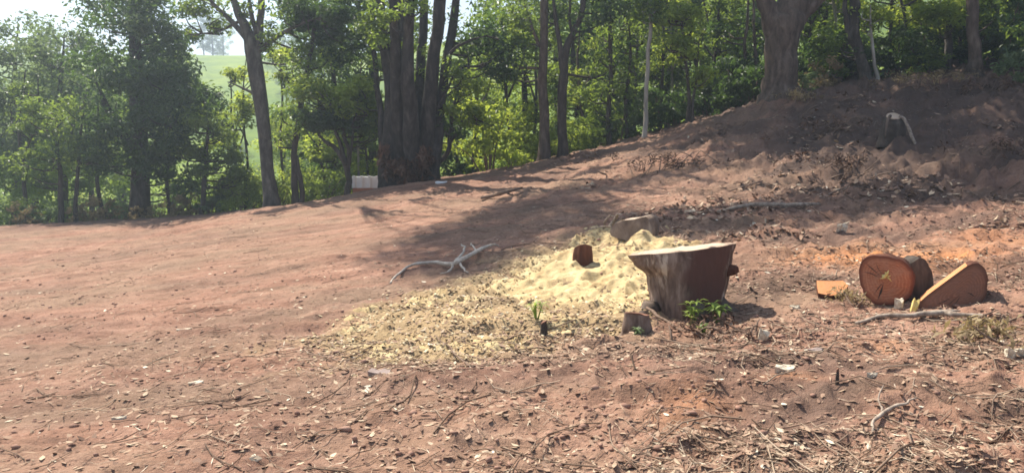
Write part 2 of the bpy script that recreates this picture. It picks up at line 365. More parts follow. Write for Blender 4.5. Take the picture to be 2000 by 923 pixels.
# ------------------------------------------------------------------ ground sheet
def core_poly(L): return [G(*p)[:2] for p in L]
DUST_CORE = core_poly([(1180,452),(1130,474),(1060,500),(985,535),(930,562),(985,600),(1060,632),(1150,612),(1240,600),(1290,590),(1300,530),(1330,480),(1290,452)])
DUST_WIDE = core_poly([(1150,470),(1000,520),(850,575),(740,610),(640,665),(700,700),(800,712),(930,700),(1060,665),(1200,650),(1260,600)])
def ground_attrs(x, y):
    ora = np.zeros_like(x)
    for px, py, rx, ry, k in ((1700,495,.55,.5,1.0),(1840,500,.6,.6,1.0),(1620,500,.5,.4,.6),(1960,470,.5,.6,.5),(1530,755,.22,.15,.8),(1370,800,.25,.2,.35),(1330,830,.2,.15,.5),(1690,680,.25,.15,.5)):
        g = G(px, py); ora = np.maximum(ora, k * np.exp(-(((x - g[0]) / rx) ** 2 + ((y - g[1]) / ry) ** 2) * 1.3))
    ora = np.clip(ora * (0.9 + 0.9 * fbm(x, y, 2.5, 3, 77)), 0, .9)
    hum_shade = sstep(2.2, 5.5, x - 0.1 * (y - 10)) * sstep(9.0, 12.0, y) * 0.9 + 0.6 * sstep(17.5, 20, y)  # shade of the bank deepened in the soil colour; dark humus farther back
    hum_shade = np.clip(hum_shade * (0.85 + 0.8 * fbm(x, y, 0.9, 3, 31)) + (.25 + .4 * sstep(-1, 2, x)) * sstep(0.05, 0.45, fbm(x * .6, y * 1.2, 1.0, 4, 55)), 0, 0.95)
    gr = sstep(20.5, 24, y + 1.5 * fbm(x, y, 0.4, 2, 12)) + sstep(-15, -22, x)
    du = 0.75 * sstep(-.45, .25, poly_sd(x, y, DUST_WIDE) + .5 * fbm(x, y, 3.0, 3, 141))
    return {'dust': du, 'orange': ora, 'humus_shade': hum_shade, 'grass': np.clip(gr, 0, 1)}
ang = np.radians(np.concatenate([np.linspace(-100, -42, 40)[:-1], np.linspace(-42, 42, 640), np.linspace(42, 100, 40)[1:]]))
rad = np.concatenate([[0.6, 1.0, 1.5, 2.0, 2.5], np.geomspace(2.9, 30, 470), np.geomspace(31, 420, 50)])
RR, AA = np.meshgrid(rad, ang, indexing='ij'); X = RR * np.sin(AA); Y = RR * np.cos(AA)
Z = H(X, Y); nr, na = X.shape
I = np.arange(nr * na).reshape(nr, na)
F = np.stack([I[:-1, :-1], I[:-1, 1:], I[1:, 1:], I[1:, :-1]], -1).reshape(-1, 4)[:, ::-1]
# the ground behind the photographer closes the sheet
VV = np.stack([X, Y, Z], -1).reshape(-1, 3)
bang = np.radians(np.linspace(100, 260, 33)); BR, BA = np.meshgrid(rad[::12], bang, indexing='ij'); bx, by = BR * np.sin(BA), BR * np.cos(BA)
bz = H(bx, by); J = np.arange(bx.size).reshape(bx.shape) + len(VV)
F2 = np.stack([J[:-1, :-1], J[:-1, 1:], J[1:, 1:], J[1:, :-1]], -1).reshape(-1, 4)[:, ::-1]
VV2 = np.vstack([VV, np.stack([bx, by, bz], -1).reshape(-1, 3)])
cen = np.array([[0, 0, h1(0, 0)]]); ci = len(VV2); VV2 = np.vstack([VV2, cen])
tri = [(ci, int(I[0, k + 1]), int(I[0, k])) for k in range(na - 1)] + [(ci, int(J[0, k + 1]), int(J[0, k])) for k in range(J.shape[1] - 1)]
F = np.vstack([F, F2, np.array([(a, b, c2, c2) for a, b, c2 in tri])[:0]])
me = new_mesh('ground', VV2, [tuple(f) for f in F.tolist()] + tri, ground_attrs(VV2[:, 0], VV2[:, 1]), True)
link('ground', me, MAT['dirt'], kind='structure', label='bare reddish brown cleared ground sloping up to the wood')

# far hillside of pasture
hx, hy = np.meshgrid(np.linspace(-400, 400, 150), np.geomspace(48, 300, 90), indexing='ij')
def hill_z(x, y):
    a = x / y
    top = 13 + 9 * sstep(-0.28, 0.25, a) + 3 * sstep(-0.36, -0.9, a)
    z = -7 + (top + 7) * sstep(46, 150 - 40 * sstep(-.2, .3, a), y)
    return z + 2.2 * fbm(x, y, 0.02, 3, 91) * sstep(60, 110, y) + 0.35 * fbm(x, y, 0.25, 3, 93)
hz = hill_z(hx, hy); I = np.arange(hx.size).reshape(hx.shape)
F = np.stack([I[:-1, :-1], I[1:, :-1], I[1:, 1:], I[:-1, 1:]], -1).reshape(-1, 4)
link('hill', new_mesh('hill', np.stack([hx, hy, hz], -1).reshape(-1, 3), F, None, True), MAT['pasture'], kind='structure', label='sunlit green pasture hillside beyond the trees')

# ------------------------------------------------------------------ foliage
def leaves(C, size, prune=True, up=0.55, narrow=0.42, tint=None, droop=0.0):
    """C rows: x, y, z, radius, count. Returns leaf quads as arrays."""
    C = np.asarray(C, float); cnt = C[:, 4].astype(int); idx = np.repeat(np.arange(len(C)), cnt); n = len(idx)
    d = rng.normal(size=(n, 3)); d /= np.linalg.norm(d, axis=1)[:, None]
    r = rng.random(n) ** 0.45 * C[idx, 3]; off = d * r[:, None]; off[:, 2] *= 0.62
    P = C[idx, :3] + off
    ct = rng.normal(0.45, 0.2, len(C)) if tint is None else np.full(len(C), tint)
    tn = np.clip(ct[idx] + rng.normal(0, 0.16, n), 0, 1)
    if prune:
        k = ~sunlit_ground(P); P = P[k]; d = d[k]; tn = tn[k]; n = len(P)
    nrm = d * 0.5 + rng.normal(0, 0.55, (n, 3)); nrm[:, 2] += up; nrm /= np.linalg.norm(nrm, axis=1)[:, None]
    ax = rng.normal(size=(n, 3)) + d * 0.8; ax[:, 2] -= droop; ax -= (ax * nrm).sum(1)[:, None] * nrm; ax /= np.linalg.norm(ax, axis=1)[:, None] + 1e-9
    bx_ = np.cross(nrm, ax); L = size * rng.uniform(0.65, 1.35, n)[:, None]; Wd = L * narrow * rng.uniform(0.8, 1.25, n)[:, None]
    V = np.empty((n, 4, 3)); V[:, 0] = P - ax * L * .5; V[:, 1] = P + bx_ * Wd * .5 + ax * L * 0.02 + nrm * L * .10
    V[:, 2] = P + ax * L * .5 - nrm * L * .06; V[:, 3] = P - bx_ * Wd * .5 + ax * L * 0.02 + nrm * L * .10
    return V.reshape(-1, 3), np.arange(n * 4).reshape(n, 4), np.repeat(tn, 4)
def crown_obj(parent, C, size, mat, origin, prune=True, name='crown', **kw):
    V, F, tn = leaves(C, size, prune, **kw)
    if len(F) == 0: return None
    return link(name, new_mesh(name, V - np.asarray(origin), F, {'tint': tn}), MAT[mat], parent)
def ell(cx, cy, cz, rx, ry, rz, n, r, cnt, shell=0.35):
    d = rng.normal(size=(n, 3)); d /= np.linalg.norm(d, axis=1)[:, None]; q = rng.random(n)[:, None] ** shell
    P = np.array([cx, cy, cz]) + d * q * np.array([rx, ry, rz])
    return np.column_stack([P, np.full(n, r) * rng.uniform(.7, 1.3, n), (cnt * rng.uniform(.6, 1.4, n))])
def pxell(px, py, rx, ry, D, dd, n, r, cnt):
    c = W(px, py, D); k = D / FPX
    return ell(c[0], c[1], c[2], rx * k, dd, ry * k, n, r * .95, cnt * .66)
def twigs_to(mb, C, stems, every=1, r0=0.03):
    S_ = np.concatenate(stems)
    for i in range(0, len(C), every):
        c = C[i, :3]; d = np.linalg.norm(S_ - c, axis=1) + 0.9 * np.maximum(S_[:, 2] - c[2] + 0.3, 0); j = int(np.argmin(d)); a = S_[j]
        if np.linalg.norm(a - c) < 0.1: continue
        mid = (a + c) / 2 + np.array([rng.normal(0, .12), rng.normal(0, .12), -0.05 - 0.08 * np.linalg.norm(a - c)])
        L = np.linalg.norm(a - c); tube(mb, [a, mid, c], [r0 * min(1.6, .5 + L * .35), r0 * .6, r0 * .22], 4, 6, 0.03, 0, i, False)

def make_tree(name, label, category, D, stems, bark, crowns, group=None, twig_r=0.03, sides=9, twig_every=1, stem_name='trunk', base=None, lump=0.07):
    """stems: list of [(px, py, radius_px[, D])...]; the first point stands on the ground. crowns: (clumps, leaf size, material)."""
    f = stems[0][0]; D0 = f[3] if len(f) > 3 else D
    b = W(f[0], f[1], D0); o = np.array([b[0], b[1], h1(b[0], b[1])])
    e = empty(name, o, label, category, group); lines = []
    for si, st in enumerate(stems):
        P = []; R = []
        for q in st:
            d = q[3] if len(q) > 3 else D; P.append(W(q[0], q[1], d)); R.append(q[2] * d / FPX)
        P = np.array(P)
        if si == 0 or st[0][1] >= f[1] - 12:      # rooted: sink into the soil and flare
            g = h1(P[0][0], P[0][1]); P[0][2] = g + 0.12
            P = np.vstack([[P[0][0], P[0][1], g - 0.25], P]); R = [R[0] * 1.45] + R; R[1] *= 1.12
        R = list(R); R[-1] = min(R[-1], .012)
        mb = MB(); n = max(8, int(len(P) * 5)); tube(mb, P, R, sides, n, 0.02 + 0.25 * min(R), lump, si * 7 + int(f[0]), True)
        link(stem_name if si == 0 or stem_name != 'trunk' else 'limb', mb.mesh('stem', o), MAT[bark], e)
        lines.append(spline(P, n)[3:])
    for ci, (C, size, mat, *kw) in enumerate(crowns):
        kw = kw[0] if kw else {}
        C = np.asarray(C)
        keepc = ~sunlit_ground(C[:, :3], 0.05) if kw.get('prune', True) else np.ones(len(C), bool)
        if twig_every:
            mb = MB(); twigs_to(mb, C[keepc], lines, twig_every, twig_r)
            if mb.n: link('twigs', mb.mesh('twigs', o), MAT[bark], e, kind='stuff')
        crown_obj(e, C, size, mat, o, **kw)
    return e
def hi(px, D, z0, z1, rx, ry, n, r, cnt, dx=0, dy=0):        # upper crown, mostly above the picture
    b = W(px, 300, D); return ell(b[0] + dx, D + dy, (z0 + z1) / 2, rx, ry, (z1 - z0) / 2, n, r, cnt)
cat = np.concatenate

# --- the dense dark tree at the left
make_tree('broad_tree', 'dense dark green tree with a broad tall crown reaching almost down to the ground', 'tree', 22.5,
  [[(272,425,20),(275,330,17),(268,200,14),(262,60,10),(258,-90,5)], [(270,330,9),(330,250,7),(370,180,4)], [(272,300,9),(215,220,7),(185,150,4)]], 'bark_dark',
  [(cat([pxell(268,30,105,110,22.5,2.0,34,.62,230), pxell(285,170,135,110,22.3,2.0,44,.62,230), pxell(330,240,110,90,22.0,1.6,26,.55,210), pxell(225,290,95,80,22.2,1.6,22,.55,200), pxell(350,330,80,60,22.2,1.2,14,.45,190)]), .15, 'leaf_dark', {'prune': False}),
   (pxell(265,70,50,25,21.0,.4,4,.4,120), .15, 'leaf_pale', {'prune': False})], twig_every=2)
make_tree('young_tree', 'young tree with a lit leafy crown in front of the dense dark tree', 'tree', 21.2,
  [[(395,424,5),(400,340,4),(405,270,3),(402,215,2)]], 'bark_dark',
  [(cat([pxell(400,240,60,45,21.2,.9,12,.4,150), pxell(440,330,50,50,21.4,.8,10,.38,150), pxell(395,300,50,40,21.2,.8,9,.38,140)]), .13, 'leaf_mid', {'prune': False})])
# --- far left
for k, (px, D, top, lab, mat, wd) in enumerate([(30, 26.5, 48, 'pale hazy leafy tree at the picture edge left of all the others', 'leaf_pale', 95),
        (120, 25.0, 66, 'pale green tree between the picture edge and the dense dark tree', 'leaf_pale', 80)]):
    make_tree('leafy_tree', lab, 'tree', D, [[(px,445-4*k,10),(px+4,320,8),(px-4,200,6),(px+6,top,3)], [(px,330,5),(px-45,240,4),(px-70,180,2)], [(px+2,300,5),(px+40,210,4),(px+60,160,2)]], 'bark_grey',
      [(cat([pxell(px,top+30,wd*.7,45,D,1.6,16,.6,170), pxell(px,top+120,wd,70,D,2.0,26,.6,170), pxell(px-10,top+230,wd*1.05,70,D,1.8,24,.55,160)]), .16, mat, {'prune': False}),
       (pxell(px+10,330,wd,60,D-1,1.2,16,.5,150), .15, 'leaf_mid', {'prune': False})], twig_every=2)
make_tree('young_tree', 'thin twin-stemmed young tree with dark brown stems among the dry plants at the left', 'tree', 21.8,
  [[(120,436,5),(118,360,4.5),(112,270,3),(105,200,2)], [(147,434,4),(150,350,3.5),(158,260,2.5),(165,200,2)]], 'bark_dark',
  [(cat([pxell(120,230,70,50,21.8,.9,13,.4,140), pxell(170,300,55,40,21.6,.7,9,.36,130), pxell(70,310,50,40,21.8,.7,8,.36,130)]), .13, 'leaf_mid', {'prune': False})])
# --- slim grey tree with fan of branches
make_tree('slim_tree', 'slim grey leaning trunk that fans into bare branches under the bright sky', 'tree', 20.0,
  [[(531,410,15),(523,330,12.5),(512,210,13),(498,120,15),(487,70,11),(465,20,7),(448,-40,5),(440,-260,3)], [(500,110,8),(507,60,7),(510,-20,6),(520,-250,4)], [(490,85,7),(455,45,5),(418,8,3.5),(390,-40,2)],
   [(503,100,6),(545,70,4.5),(580,50,3),(620,35,1.5)], [(512,190,4),(480,175,2.5),(445,160,1.5)], [(470,40,3.5),(430,60,2),(395,66,1)], [(505,80,5),(490,20,4),(478,-50,3)]], 'bark_grey',
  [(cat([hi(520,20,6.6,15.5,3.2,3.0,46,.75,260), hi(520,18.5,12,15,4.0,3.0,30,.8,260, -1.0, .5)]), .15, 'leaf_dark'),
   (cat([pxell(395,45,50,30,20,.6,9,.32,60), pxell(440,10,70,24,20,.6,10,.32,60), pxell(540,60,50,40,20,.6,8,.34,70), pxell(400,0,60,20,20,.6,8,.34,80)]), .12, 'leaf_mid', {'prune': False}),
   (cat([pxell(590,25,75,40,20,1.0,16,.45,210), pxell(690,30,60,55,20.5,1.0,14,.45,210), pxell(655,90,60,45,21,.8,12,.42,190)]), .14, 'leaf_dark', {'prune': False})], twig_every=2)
make_tree('slender_tree', 'slender pair of curving dark stems just right of the slim grey trunk', 'tree', 20.3,
  [[(577,402,7),(574,330,6),(583,230,5.5),(600,140,4.5),(612,50,3.5),(618,-120,2)], [(590,400,5),(586,340,4.5),(577,290,4)]], 'bark_dark',
  [(cat([pxell(570,250,35,50,20.3,.5,8,.34,100), pxell(610,120,40,40,20.3,.6,8,.36,110), pxell(585,180,35,30,20.5,.5,5,.3,90)]), .12, 'leaf_mid', {'prune': False}),
   (hi(600,20.5,8,14,2.0,2.0,14,.7,220), .15, 'leaf_dark')])
# --- small forked tree with layered bright leaves
make_tree('forked_tree', 'small dark forked tree with flat layers of bright green leaves beside the white wall', 'tree', 19.6,
  [[(680,392,6),(681,350,6),(676,320,5.5),(655,290,4.5),(632,275,3.2),(615,255,2)], [(678,322,5),(664,282,4),(655,250,3),(648,215,2)], [(680,330,4.5),(682,290,4),(670,262,3),(672,215,2)], [(681,318,3),(690,250,2.5),(700,200,1.8)]], 'bark_dark',
  [(cat([pxell(635,185,58,16,19.4,.7,9,.36,150), pxell(680,205,55,16,19.6,.7,9,.36,150), pxell(615,165,40,16,19.5,.5,5,.3,120), pxell(705,165,40,30,19.8,.6,7,.36,140)]), .14, 'leaf_bright', {'prune': False, 'up': 1.1}),
   (cat([pxell(625,228,48,26,19.6,.6,11,.38,170), pxell(665,240,50,20,19.7,.6,8,.36,150), pxell(720,250,30,35,19.9,.5,6,.33,140)]), .14, 'leaf_dark', {'prune': False, 'up': 0.9})])
# --- the big multi-stemmed tree
st = [[(764,362,20),(760,300,16),(764,200,12,19.1),(752,90,9.5,19.2),(740,-30,8,19.3),(722,-260,6,19.3)],
      [(785,364,20),(782,300,17),(776,200,13,18.8),(774,90,10.5,18.7),(766,-30,9,18.6),(760,-300,7,18.6)],
      [(808,364,22,18.8),(806,300,19,18.8),(800,200,15,18.6),(797,90,11,18.5),(800,-30,9,18.4),(806,-320,7,18.4)],
      [(830,362,20),(834,300,17),(840,200,14),(850,90,12),(862,-30,11),(876,-300,8)],
      [(848,360,12),(852,300,11),(862,200,10,19.3),(874,110,9,19.5),(888,20,8,19.7),(905,-240,6,19.7)],
      [(750,362,11),(750,300,9),(741,200,6,19.3),(733,120,5,19.5),(728,20,5,19.6),(712,-200,4,19.6)],
      [(815,330,12,19.6),(820,200,10,19.9),(824,90,8.5,20.1),(830,-30,7,20.2),(836,-260,6,20.2)],
      [(796,330,10,19.7),(788,200,9,20.0),(786,90,7,20.2),(784,-30,6,20.3),(782,-260,5,20.3)],
      [(862,140,4),(885,100,3.2),(915,80,2.5),(950,70,1.6)], [(856,210,3),(880,160,2.4),(905,130,1.6)]]
big = make_tree('multi_stemmed_tree', 'huge grey tree of many upright stems fused at the base', 'tree', 19.0, st, 'bark_dusky',
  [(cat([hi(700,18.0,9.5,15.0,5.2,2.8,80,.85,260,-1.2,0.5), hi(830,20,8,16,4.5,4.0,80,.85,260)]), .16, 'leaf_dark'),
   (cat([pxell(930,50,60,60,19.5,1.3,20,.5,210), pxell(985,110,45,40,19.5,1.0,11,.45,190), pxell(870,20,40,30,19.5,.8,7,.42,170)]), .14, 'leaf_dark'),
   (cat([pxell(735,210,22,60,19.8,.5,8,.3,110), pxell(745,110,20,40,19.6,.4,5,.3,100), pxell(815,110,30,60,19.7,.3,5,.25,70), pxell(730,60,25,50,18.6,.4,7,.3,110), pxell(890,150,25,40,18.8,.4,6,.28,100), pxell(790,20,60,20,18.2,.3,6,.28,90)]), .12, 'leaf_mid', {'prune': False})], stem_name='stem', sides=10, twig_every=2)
# dry brown fronds and torn bark about its foot
b = W(795, 352, 18.8); o = np.array([b[0], b[1], h1(b[0], b[1])])
C = cat([pxell(750,315,10,28,18.6,.2,9,.16,26), pxell(836,308,12,32,18.5,.2,10,.16,26), pxell(795,335,48,20,18.5,.25,22,.18,34)])
V, F, tn = leaves(C, .26, False, up=0.0, narrow=.22, droop=2.0)
ml, t, oo = nmat('dead_leaf'); c = ramp(t, attr(t, 'tint'), [(0, (0.05, 0.028, 0.02)), (0.6, (0.12, 0.066, 0.043)), (1.0, (0.24, 0.15, 0.095))]); finish(t, oo, c, .8)
e = empty('dead_fern', o, 'rusty dead fronds hanging round the foot of the many-stemmed tree', 'dead fern')
link('frond', new_mesh('frond', V - o, F, {'tint': tn}), MAT['dead_leaf'], e)
# right of it
make_tree('crooked_tree', 'small crooked dark stem growing just right of the many-stemmed tree', 'tree', 19.4,
  [[(838,352,5),(850,325,5),(872,300,4.5),(880,260,4),(884,210,3),(900,160,2)], [(876,285,3),(900,250,2),(930,232,1.3)], [(850,330,3),(838,300,3),(835,265,2)]], 'bark_dark',
  [(cat([pxell(905,215,40,14,19.3,.5,7,.32,120), pxell(945,235,35,14,19.3,.4,5,.3,110), pxell(900,170,35,25,19.4,.5,6,.32,110)]), .13, 'leaf_bright', {'prune': False, 'up': 1.0}),
   (pxell(890,245,40,20,19.5,.5,7,.32,120), .13, 'leaf_dark', {'prune': False})])
make_tree('straight_tree', 'straight brown-grey trunk, the paler of the close pair in mid wood', 'tree', 19.6,
  [[(1063,322,12),(1064,250,10),(1060,150,9),(1062,60,8),(1064,-40,7),(1066,-260,5)], [(1062,100,4),(1040,60,3),(1025,10,2)]], 'bark_warm',
  [(hi(1062,20,8,15,3.2,3.0,46,.8,240), .15, 'leaf_dark'), (cat([pxell(1040,40,60,45,20,1.0,15,.42,180), pxell(1010,100,40,30,19.8,.6,6,.36,150)]), .13, 'leaf_mid')], twig_every=2)
make_tree('forking_tree', 'dark trunk forking into a vee, beside the paler straight trunk', 'tree', 19.4,
  [[(1099,318,10),(1098,250,9),(1100,170,9),(1104,110,8),(1122,55,6),(1140,0,5),(1150,-220,3)], [(1101,150,6),(1092,90,5),(1084,40,4),(1078,-40,3)], [(1118,70,3),(1112,20,2.5),(1116,-40,2)]], 'bark_dark',
  [(hi(1120,20,8.5,16,3.4,3.2,50,.8,240), .15, 'leaf_dark'), (cat([pxell(1160,30,70,45,20,1.0,18,.45,190), pxell(1200,100,45,40,20.4,.8,9,.4,160), pxell(1085,20,40,25,19.5,.6,6,.36,140)]), .14, 'leaf_dark')], twig_every=2)
make_tree('slender_tree', 'dim slender stem with thin side twigs left of the pale pole-like trunk', 'tree', 20.2,
  [[(1190,292,5),(1188,220,4.5),(1193,140,4),(1190,60,3.5),(1195,-120,2)], [(1225,285,4),(1222,200,3.5),(1230,120,3),(1226,30,2.5)]], 'bark_dark',
  [(cat([pxell(1190,160,55,60,20.4,.7,12,.36,120), pxell(1215,60,50,45,20.4,.7,9,.36,130), pxell(1180,230,50,35,20.6,.6,8,.34,120)]), .12, 'leaf_mid', {'prune': False}),
   (hi(1200,21,8,14,2.5,2.5,24,.75,220), .15, 'leaf_dark')])
make_tree('pole_like_tree', 'very thin straight whitish trunk standing like a pole in mid wood', 'tree', 18.9,
  [[(1259,270,4.6),(1262,200,4.2),(1266,120,4.0),(1270,50,3.6),(1274,-60,3),(1276,-240,2)]], 'bark_pale',
  [(cat([pxell(1265,15,35,25,19.2,.6,6,.36,130), hi(1275,19.2,7,11.5,1.8,1.8,14,.7,200)]), .14, 'leaf_mid')], lump=.05)
make_tree('sapling_tree', 'slender young tree with yellow-green backlit leaves between the pale pole and the thick trunk', 'tree', 18.8,
  [[(1345,240,4),(1346,190,3.6),(1340,130,3),(1335,70,2.4),(1328,10,1.5)], [(1352,238,3),(1356,180,2.5),(1362,120,2),(1366,70,1.4)]], 'bark_dark',
  [(cat([pxell(1325,50,48,45,18.8,.6,11,.34,120), pxell(1350,100,38,25,18.8,.5,6,.3,100), pxell(1372,145,28,14,18.7,.4,4,.26,90), pxell(1300,20,30,25,18.9,.5,5,.3,100)]), .13, 'leaf_bright', {'prune': False, 'up': .8})])
# --- thick forked tree on the bank
make_tree('thick_tree', 'thick grey-brown trunk forking into two heavy limbs on top of the bank', 'tree', 18.0,
  [[(1522,196,34),(1524,150,31),(1528,95,31),(1534,50,34),(1545,20,30),(1560,-10,20),(1575,-60,14),(1600,-280,8)], [(1520,80,20),(1506,35,19),(1492,-5,16),(1478,-50,13),(1440,-260,7)],
   [(1545,55,18),(1570,22,16),(1600,-5,13),(1640,-35,11),(1720,-120,7)], [(1505,190,14),(1498,170,9),(1505,130,5)]], 'bark_warm',
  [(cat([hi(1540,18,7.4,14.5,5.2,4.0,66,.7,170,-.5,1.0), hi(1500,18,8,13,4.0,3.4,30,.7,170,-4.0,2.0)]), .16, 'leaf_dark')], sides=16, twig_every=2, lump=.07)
make_tree('slender_tree', 'two thin pale stems in the gloom left of the thick forked trunk', 'tree', 20.5,
  [[(1444,185,4),(1452,130,3.4),(1457,60,3),(1462,-60,2)], [(1474,180,3.5),(1476,110,3),(1472,30,2.5),(1470,-60,2)]], 'bark_warm',
  [(cat([pxell(1440,60,50,50,20.8,.7,10,.38,150), pxell(1420,140,45,35,20.6,.6,8,.36,140), hi(1455,21,7,12,2.2,2.2,20,.75,220)]), .14, 'leaf_dark')])
make_tree('twisted_tree', 'twisted grey trunk with mottled bark right of the thick forked tree', 'tree', 18.8,
  [[(1692,172,13),(1688,135,12),(1676,100,10),(1668,60,11),(1672,20,10),(1668,-30,8),(1670,-240,5)], [(1680,105,6),(1658,70,5),(1652,20,5),(1650,-40,4)]], 'bark_grey',
  [(cat([hi(1670,19.5,7,13,3.2,3.0,50,.8,240)]), .15, 'leaf_dark'), (cat([pxell(1605,90,30,40,19,.5,7,.3,110), pxell(1610,130,36,16,18.8,.4,5,.28,100)]), .13, 'leaf_mid', {'prune': False, 'up': .9})], twig_every=2)
make_tree('thin_tree', 'thin pale straight stem right beside the twisted grey trunk', 'tree', 18.6,
  [[(1712,170,3.4),(1708,120,3),(1703,70,2.6),(1700,10,2)]], 'bark_pale', [(cat([pxell(1705,40,40,30,18.8,.5,7,.32,110)]), .12, 'leaf_bright', {'prune': False})])
make_tree('slender_tree', 'slender greyish trunk left of the reddish trunk at the far right', 'tree', 18.8,
  [[(1848,158,8),(1850,110,7),(1856,50,6.5),(1860,-10,6),(1866,-220,4)]], 'bark_grey',
  [(cat([hi(1860,19.4,6.8,12,2.8,2.8,36,.8,230)]), .15, 'leaf_dark'), (cat([pxell(1830,35,50,26,18.6,.6,9,.34,130), pxell(1880,15,45,25,18.6,.5,7,.34,120)]), .13, 'leaf_bright', {'prune': False})], twig_every=2)
make_tree('reddish_tree', 'straight reddish-brown trunk at the far right end of the bank', 'tree', 18.0,
  [[(1902,158,13.5),(1903,110,12),(1900,50,11),(1898,-10,10),(1894,-220,6)]], 'bark_warm',
  [(cat([hi(1900,18.6,6.6,12.5,3.6,3.0,56,.8,240)]), .15, 'leaf_dark'), (cat([pxell(1930,30,30,40,18.2,.4,5,.3,100)]), .13, 'leaf_mid', {'prune': False})], twig_every=2)

# --- thin stems between the larger trunks
THIN = [(892,24,3.2,'bark_dark','mid','crooked thin stem close right of the crooked dark tree'),(925,22.5,3.5,'bark_grey','mid','thin grey stem left of the big bright bush'),(1003,21.5,4,'bark_dark','mid','thin dark stem right of the big bright bush'),
  (1036,23,3.5,'bark_grey','bright','thin grey stem just left of the close pair of trunks'),(1143,22,3.5,'bark_warm','bright','thin brownish stem just right of the close pair of trunks'),(1166,24,3,'bark_dark','mid','thin stem between the pair of trunks and the dim slender stem'),
  (1240,22,3,'bark_grey','mid','thin grey stem close left of the pale pole-like trunk'),(1290,21.5,3.2,'bark_dark','bright','thin dark stem close right of the pale pole-like trunk'),(1315,23,2.8,'bark_pale','bright','thin pale stem behind the yellow-green young tree'),
  (1388,21,3.4,'bark_dark','mid','thin dark stem right of the yellow-green young tree'),(1418,22.5,3.2,'bark_grey','bright','thin grey stem left of the two thin pale stems'),(1583,20.5,3.4,'bark_dark','mid','thin dark stem close right of the thick forked trunk'),
  (1622,21.5,3,'bark_pale','bright','thin pale stem between the thick and the twisted trunks'),(1648,20.5,3.4,'bark_warm','mid','thin brown stem close left of the twisted grey trunk'),(1735,21,3.2,'bark_dark','bright','thin dark stem right of the thin pale straight one'),
  (1765,20,3,'bark_grey','bright','thin grey stem midway between twisted and slender trunks'),(1795,21.5,3.4,'bark_dark','mid','thin dark stem second left of the slender greyish trunk'),(1822,20,2.8,'bark_pale','bright','thin pale stem close left of the slender greyish trunk'),
  (1872,20,3.2,'bark_dark','mid','thin dark stem between the slender and the reddish trunks'),(1942,19.6,3.6,'bark_dark','bright','thin dark stem close right of the reddish trunk'),(1975,20.4,3.2,'bark_grey','mid','thin grey stem next to the right picture edge'),
  (205,22.6,4,'bark_dark','mid','thin dark stem in front of the dense dark tree, on its left'),(330,22.2,3.6,'bark_dark','mid','thin dark stem in front of the dense dark tree, on its right'),(455,23.5,3,'bark_grey','bright','thin grey stem left of the slim grey trunk'),
  (478,22.4,2.8,'bark_dark','bright','thin dark stem close left of the slim grey trunk'),(556,22.5,3,'bark_grey','bright','thin grey stem between the slim trunk and the slender pair'),(640,22.4,3,'bark_dark','bright','thin dark stem left of the small forked tree'),(722,22.6,3,'bark_grey','mid','thin grey stem left of the many-stemmed tree'),(55,23,4,'bark_dark','mid','thin dark stem near the left picture edge')]
for px, D, rp, bk, kd, lab in THIN:
    b = W(px, 300, D); gz_ = h1(b[0], b[1]); dz = (gz_ - EYE) / D; py0 = 461.5 + FPX * math.tan(math.atan(-dz) - PITCH)
    l1, l2, l3 = rng.normal(0, 7, 3); hh = rng.uniform(230, 330)
    P = [(px, py0, rp), (px + l1, py0 - hh * .33, rp * .9), (px + l1 + l2, py0 - hh * .66, rp * .75), (px + l1 + l2 + l3, py0 - hh, rp * .45)]
    fork = [(px + l1, py0 - hh * .45, rp * .6), (px + l1 + rng.choice([-1, 1]) * rng.uniform(15, 35), py0 - hh * .7, rp * .4), (px + l1 + rng.choice([-1, 1]) * rng.uniform(15, 40), py0 - hh * .95, rp * .2)]
    cl = cat([pxell(px + rng.normal(0, 14), py0 - hh * rng.uniform(.35, 1.0), rng.uniform(18, 42), rng.uniform(10, 22), D, .5, 3, rng.uniform(.2, .36), rng.uniform(70, 130)) for _ in range(5)])
    make_tree('thin_tree', lab, 'tree', D, [P, fork], bk, [(cl, rng.uniform(.11, .16), 'leaf_' + kd, {'prune': False, 'up': .8})], 'thin stems between the larger trunks', sides=6)

# ------------------------------------------------------------------ background wood (copies)
def proto_tree(height, rad, n, size, bark, mat, low=0.12):
    mb = MB(); lean = rng.normal(0, .03, 2) * height
    P = np.array([[0, 0, -.4], [lean[0] * .3, lean[1] * .3, height * .35], [lean[0] * .7, lean[1] * .7, height * .7], [lean[0], lean[1], height * .95]])
    tube(mb, P, [.19, .15, .10, .03], 7, 14, .08, .1, int(rng.integers(99)), True)
    C = []
    for i in range(n):
        z = height * rng.uniform(low, 1.0); f = math.sin(math.pi * min(1, (z / height - low * .6) / (1.06 - low * .6)) ** .8) * .85 + .15
        a = rng.uniform(0, 2 * math.pi); r = rad * f * rng.random() ** .5
        C.append((math.cos(a) * r, math.sin(a) * r, z, rng.uniform(.4, .8) * rad / 3.0 + .12, rng.uniform(38, 95)))
    C = np.array(C); line = spline(P, 30)
    tw = MB(); twigs_to(tw, C, [line[6:]], 3, .03)
    V, F, tn = leaves(C, size, False)
    return mb.mesh('trunk', (0, 0, 0)), tw.mesh('branch', (0, 0, 0)), new_mesh('crown', V, F, {'tint': tn}), bark, mat
PROTO = [proto_tree(11, 3.2, 105, .24, 'bark_dark', 'leaf_mid'), proto_tree(9, 2.8, 90, .22, 'bark_grey', 'leaf_bright'), proto_tree(13, 3.4, 120, .25, 'bark_dark', 'leaf_dark', .16),
         proto_tree(8, 2.6, 80, .22, 'bark_grey', 'leaf_pale'), proto_tree(6, 2.2, 70, .20, 'bark_dark', 'leaf_mid', .05)]
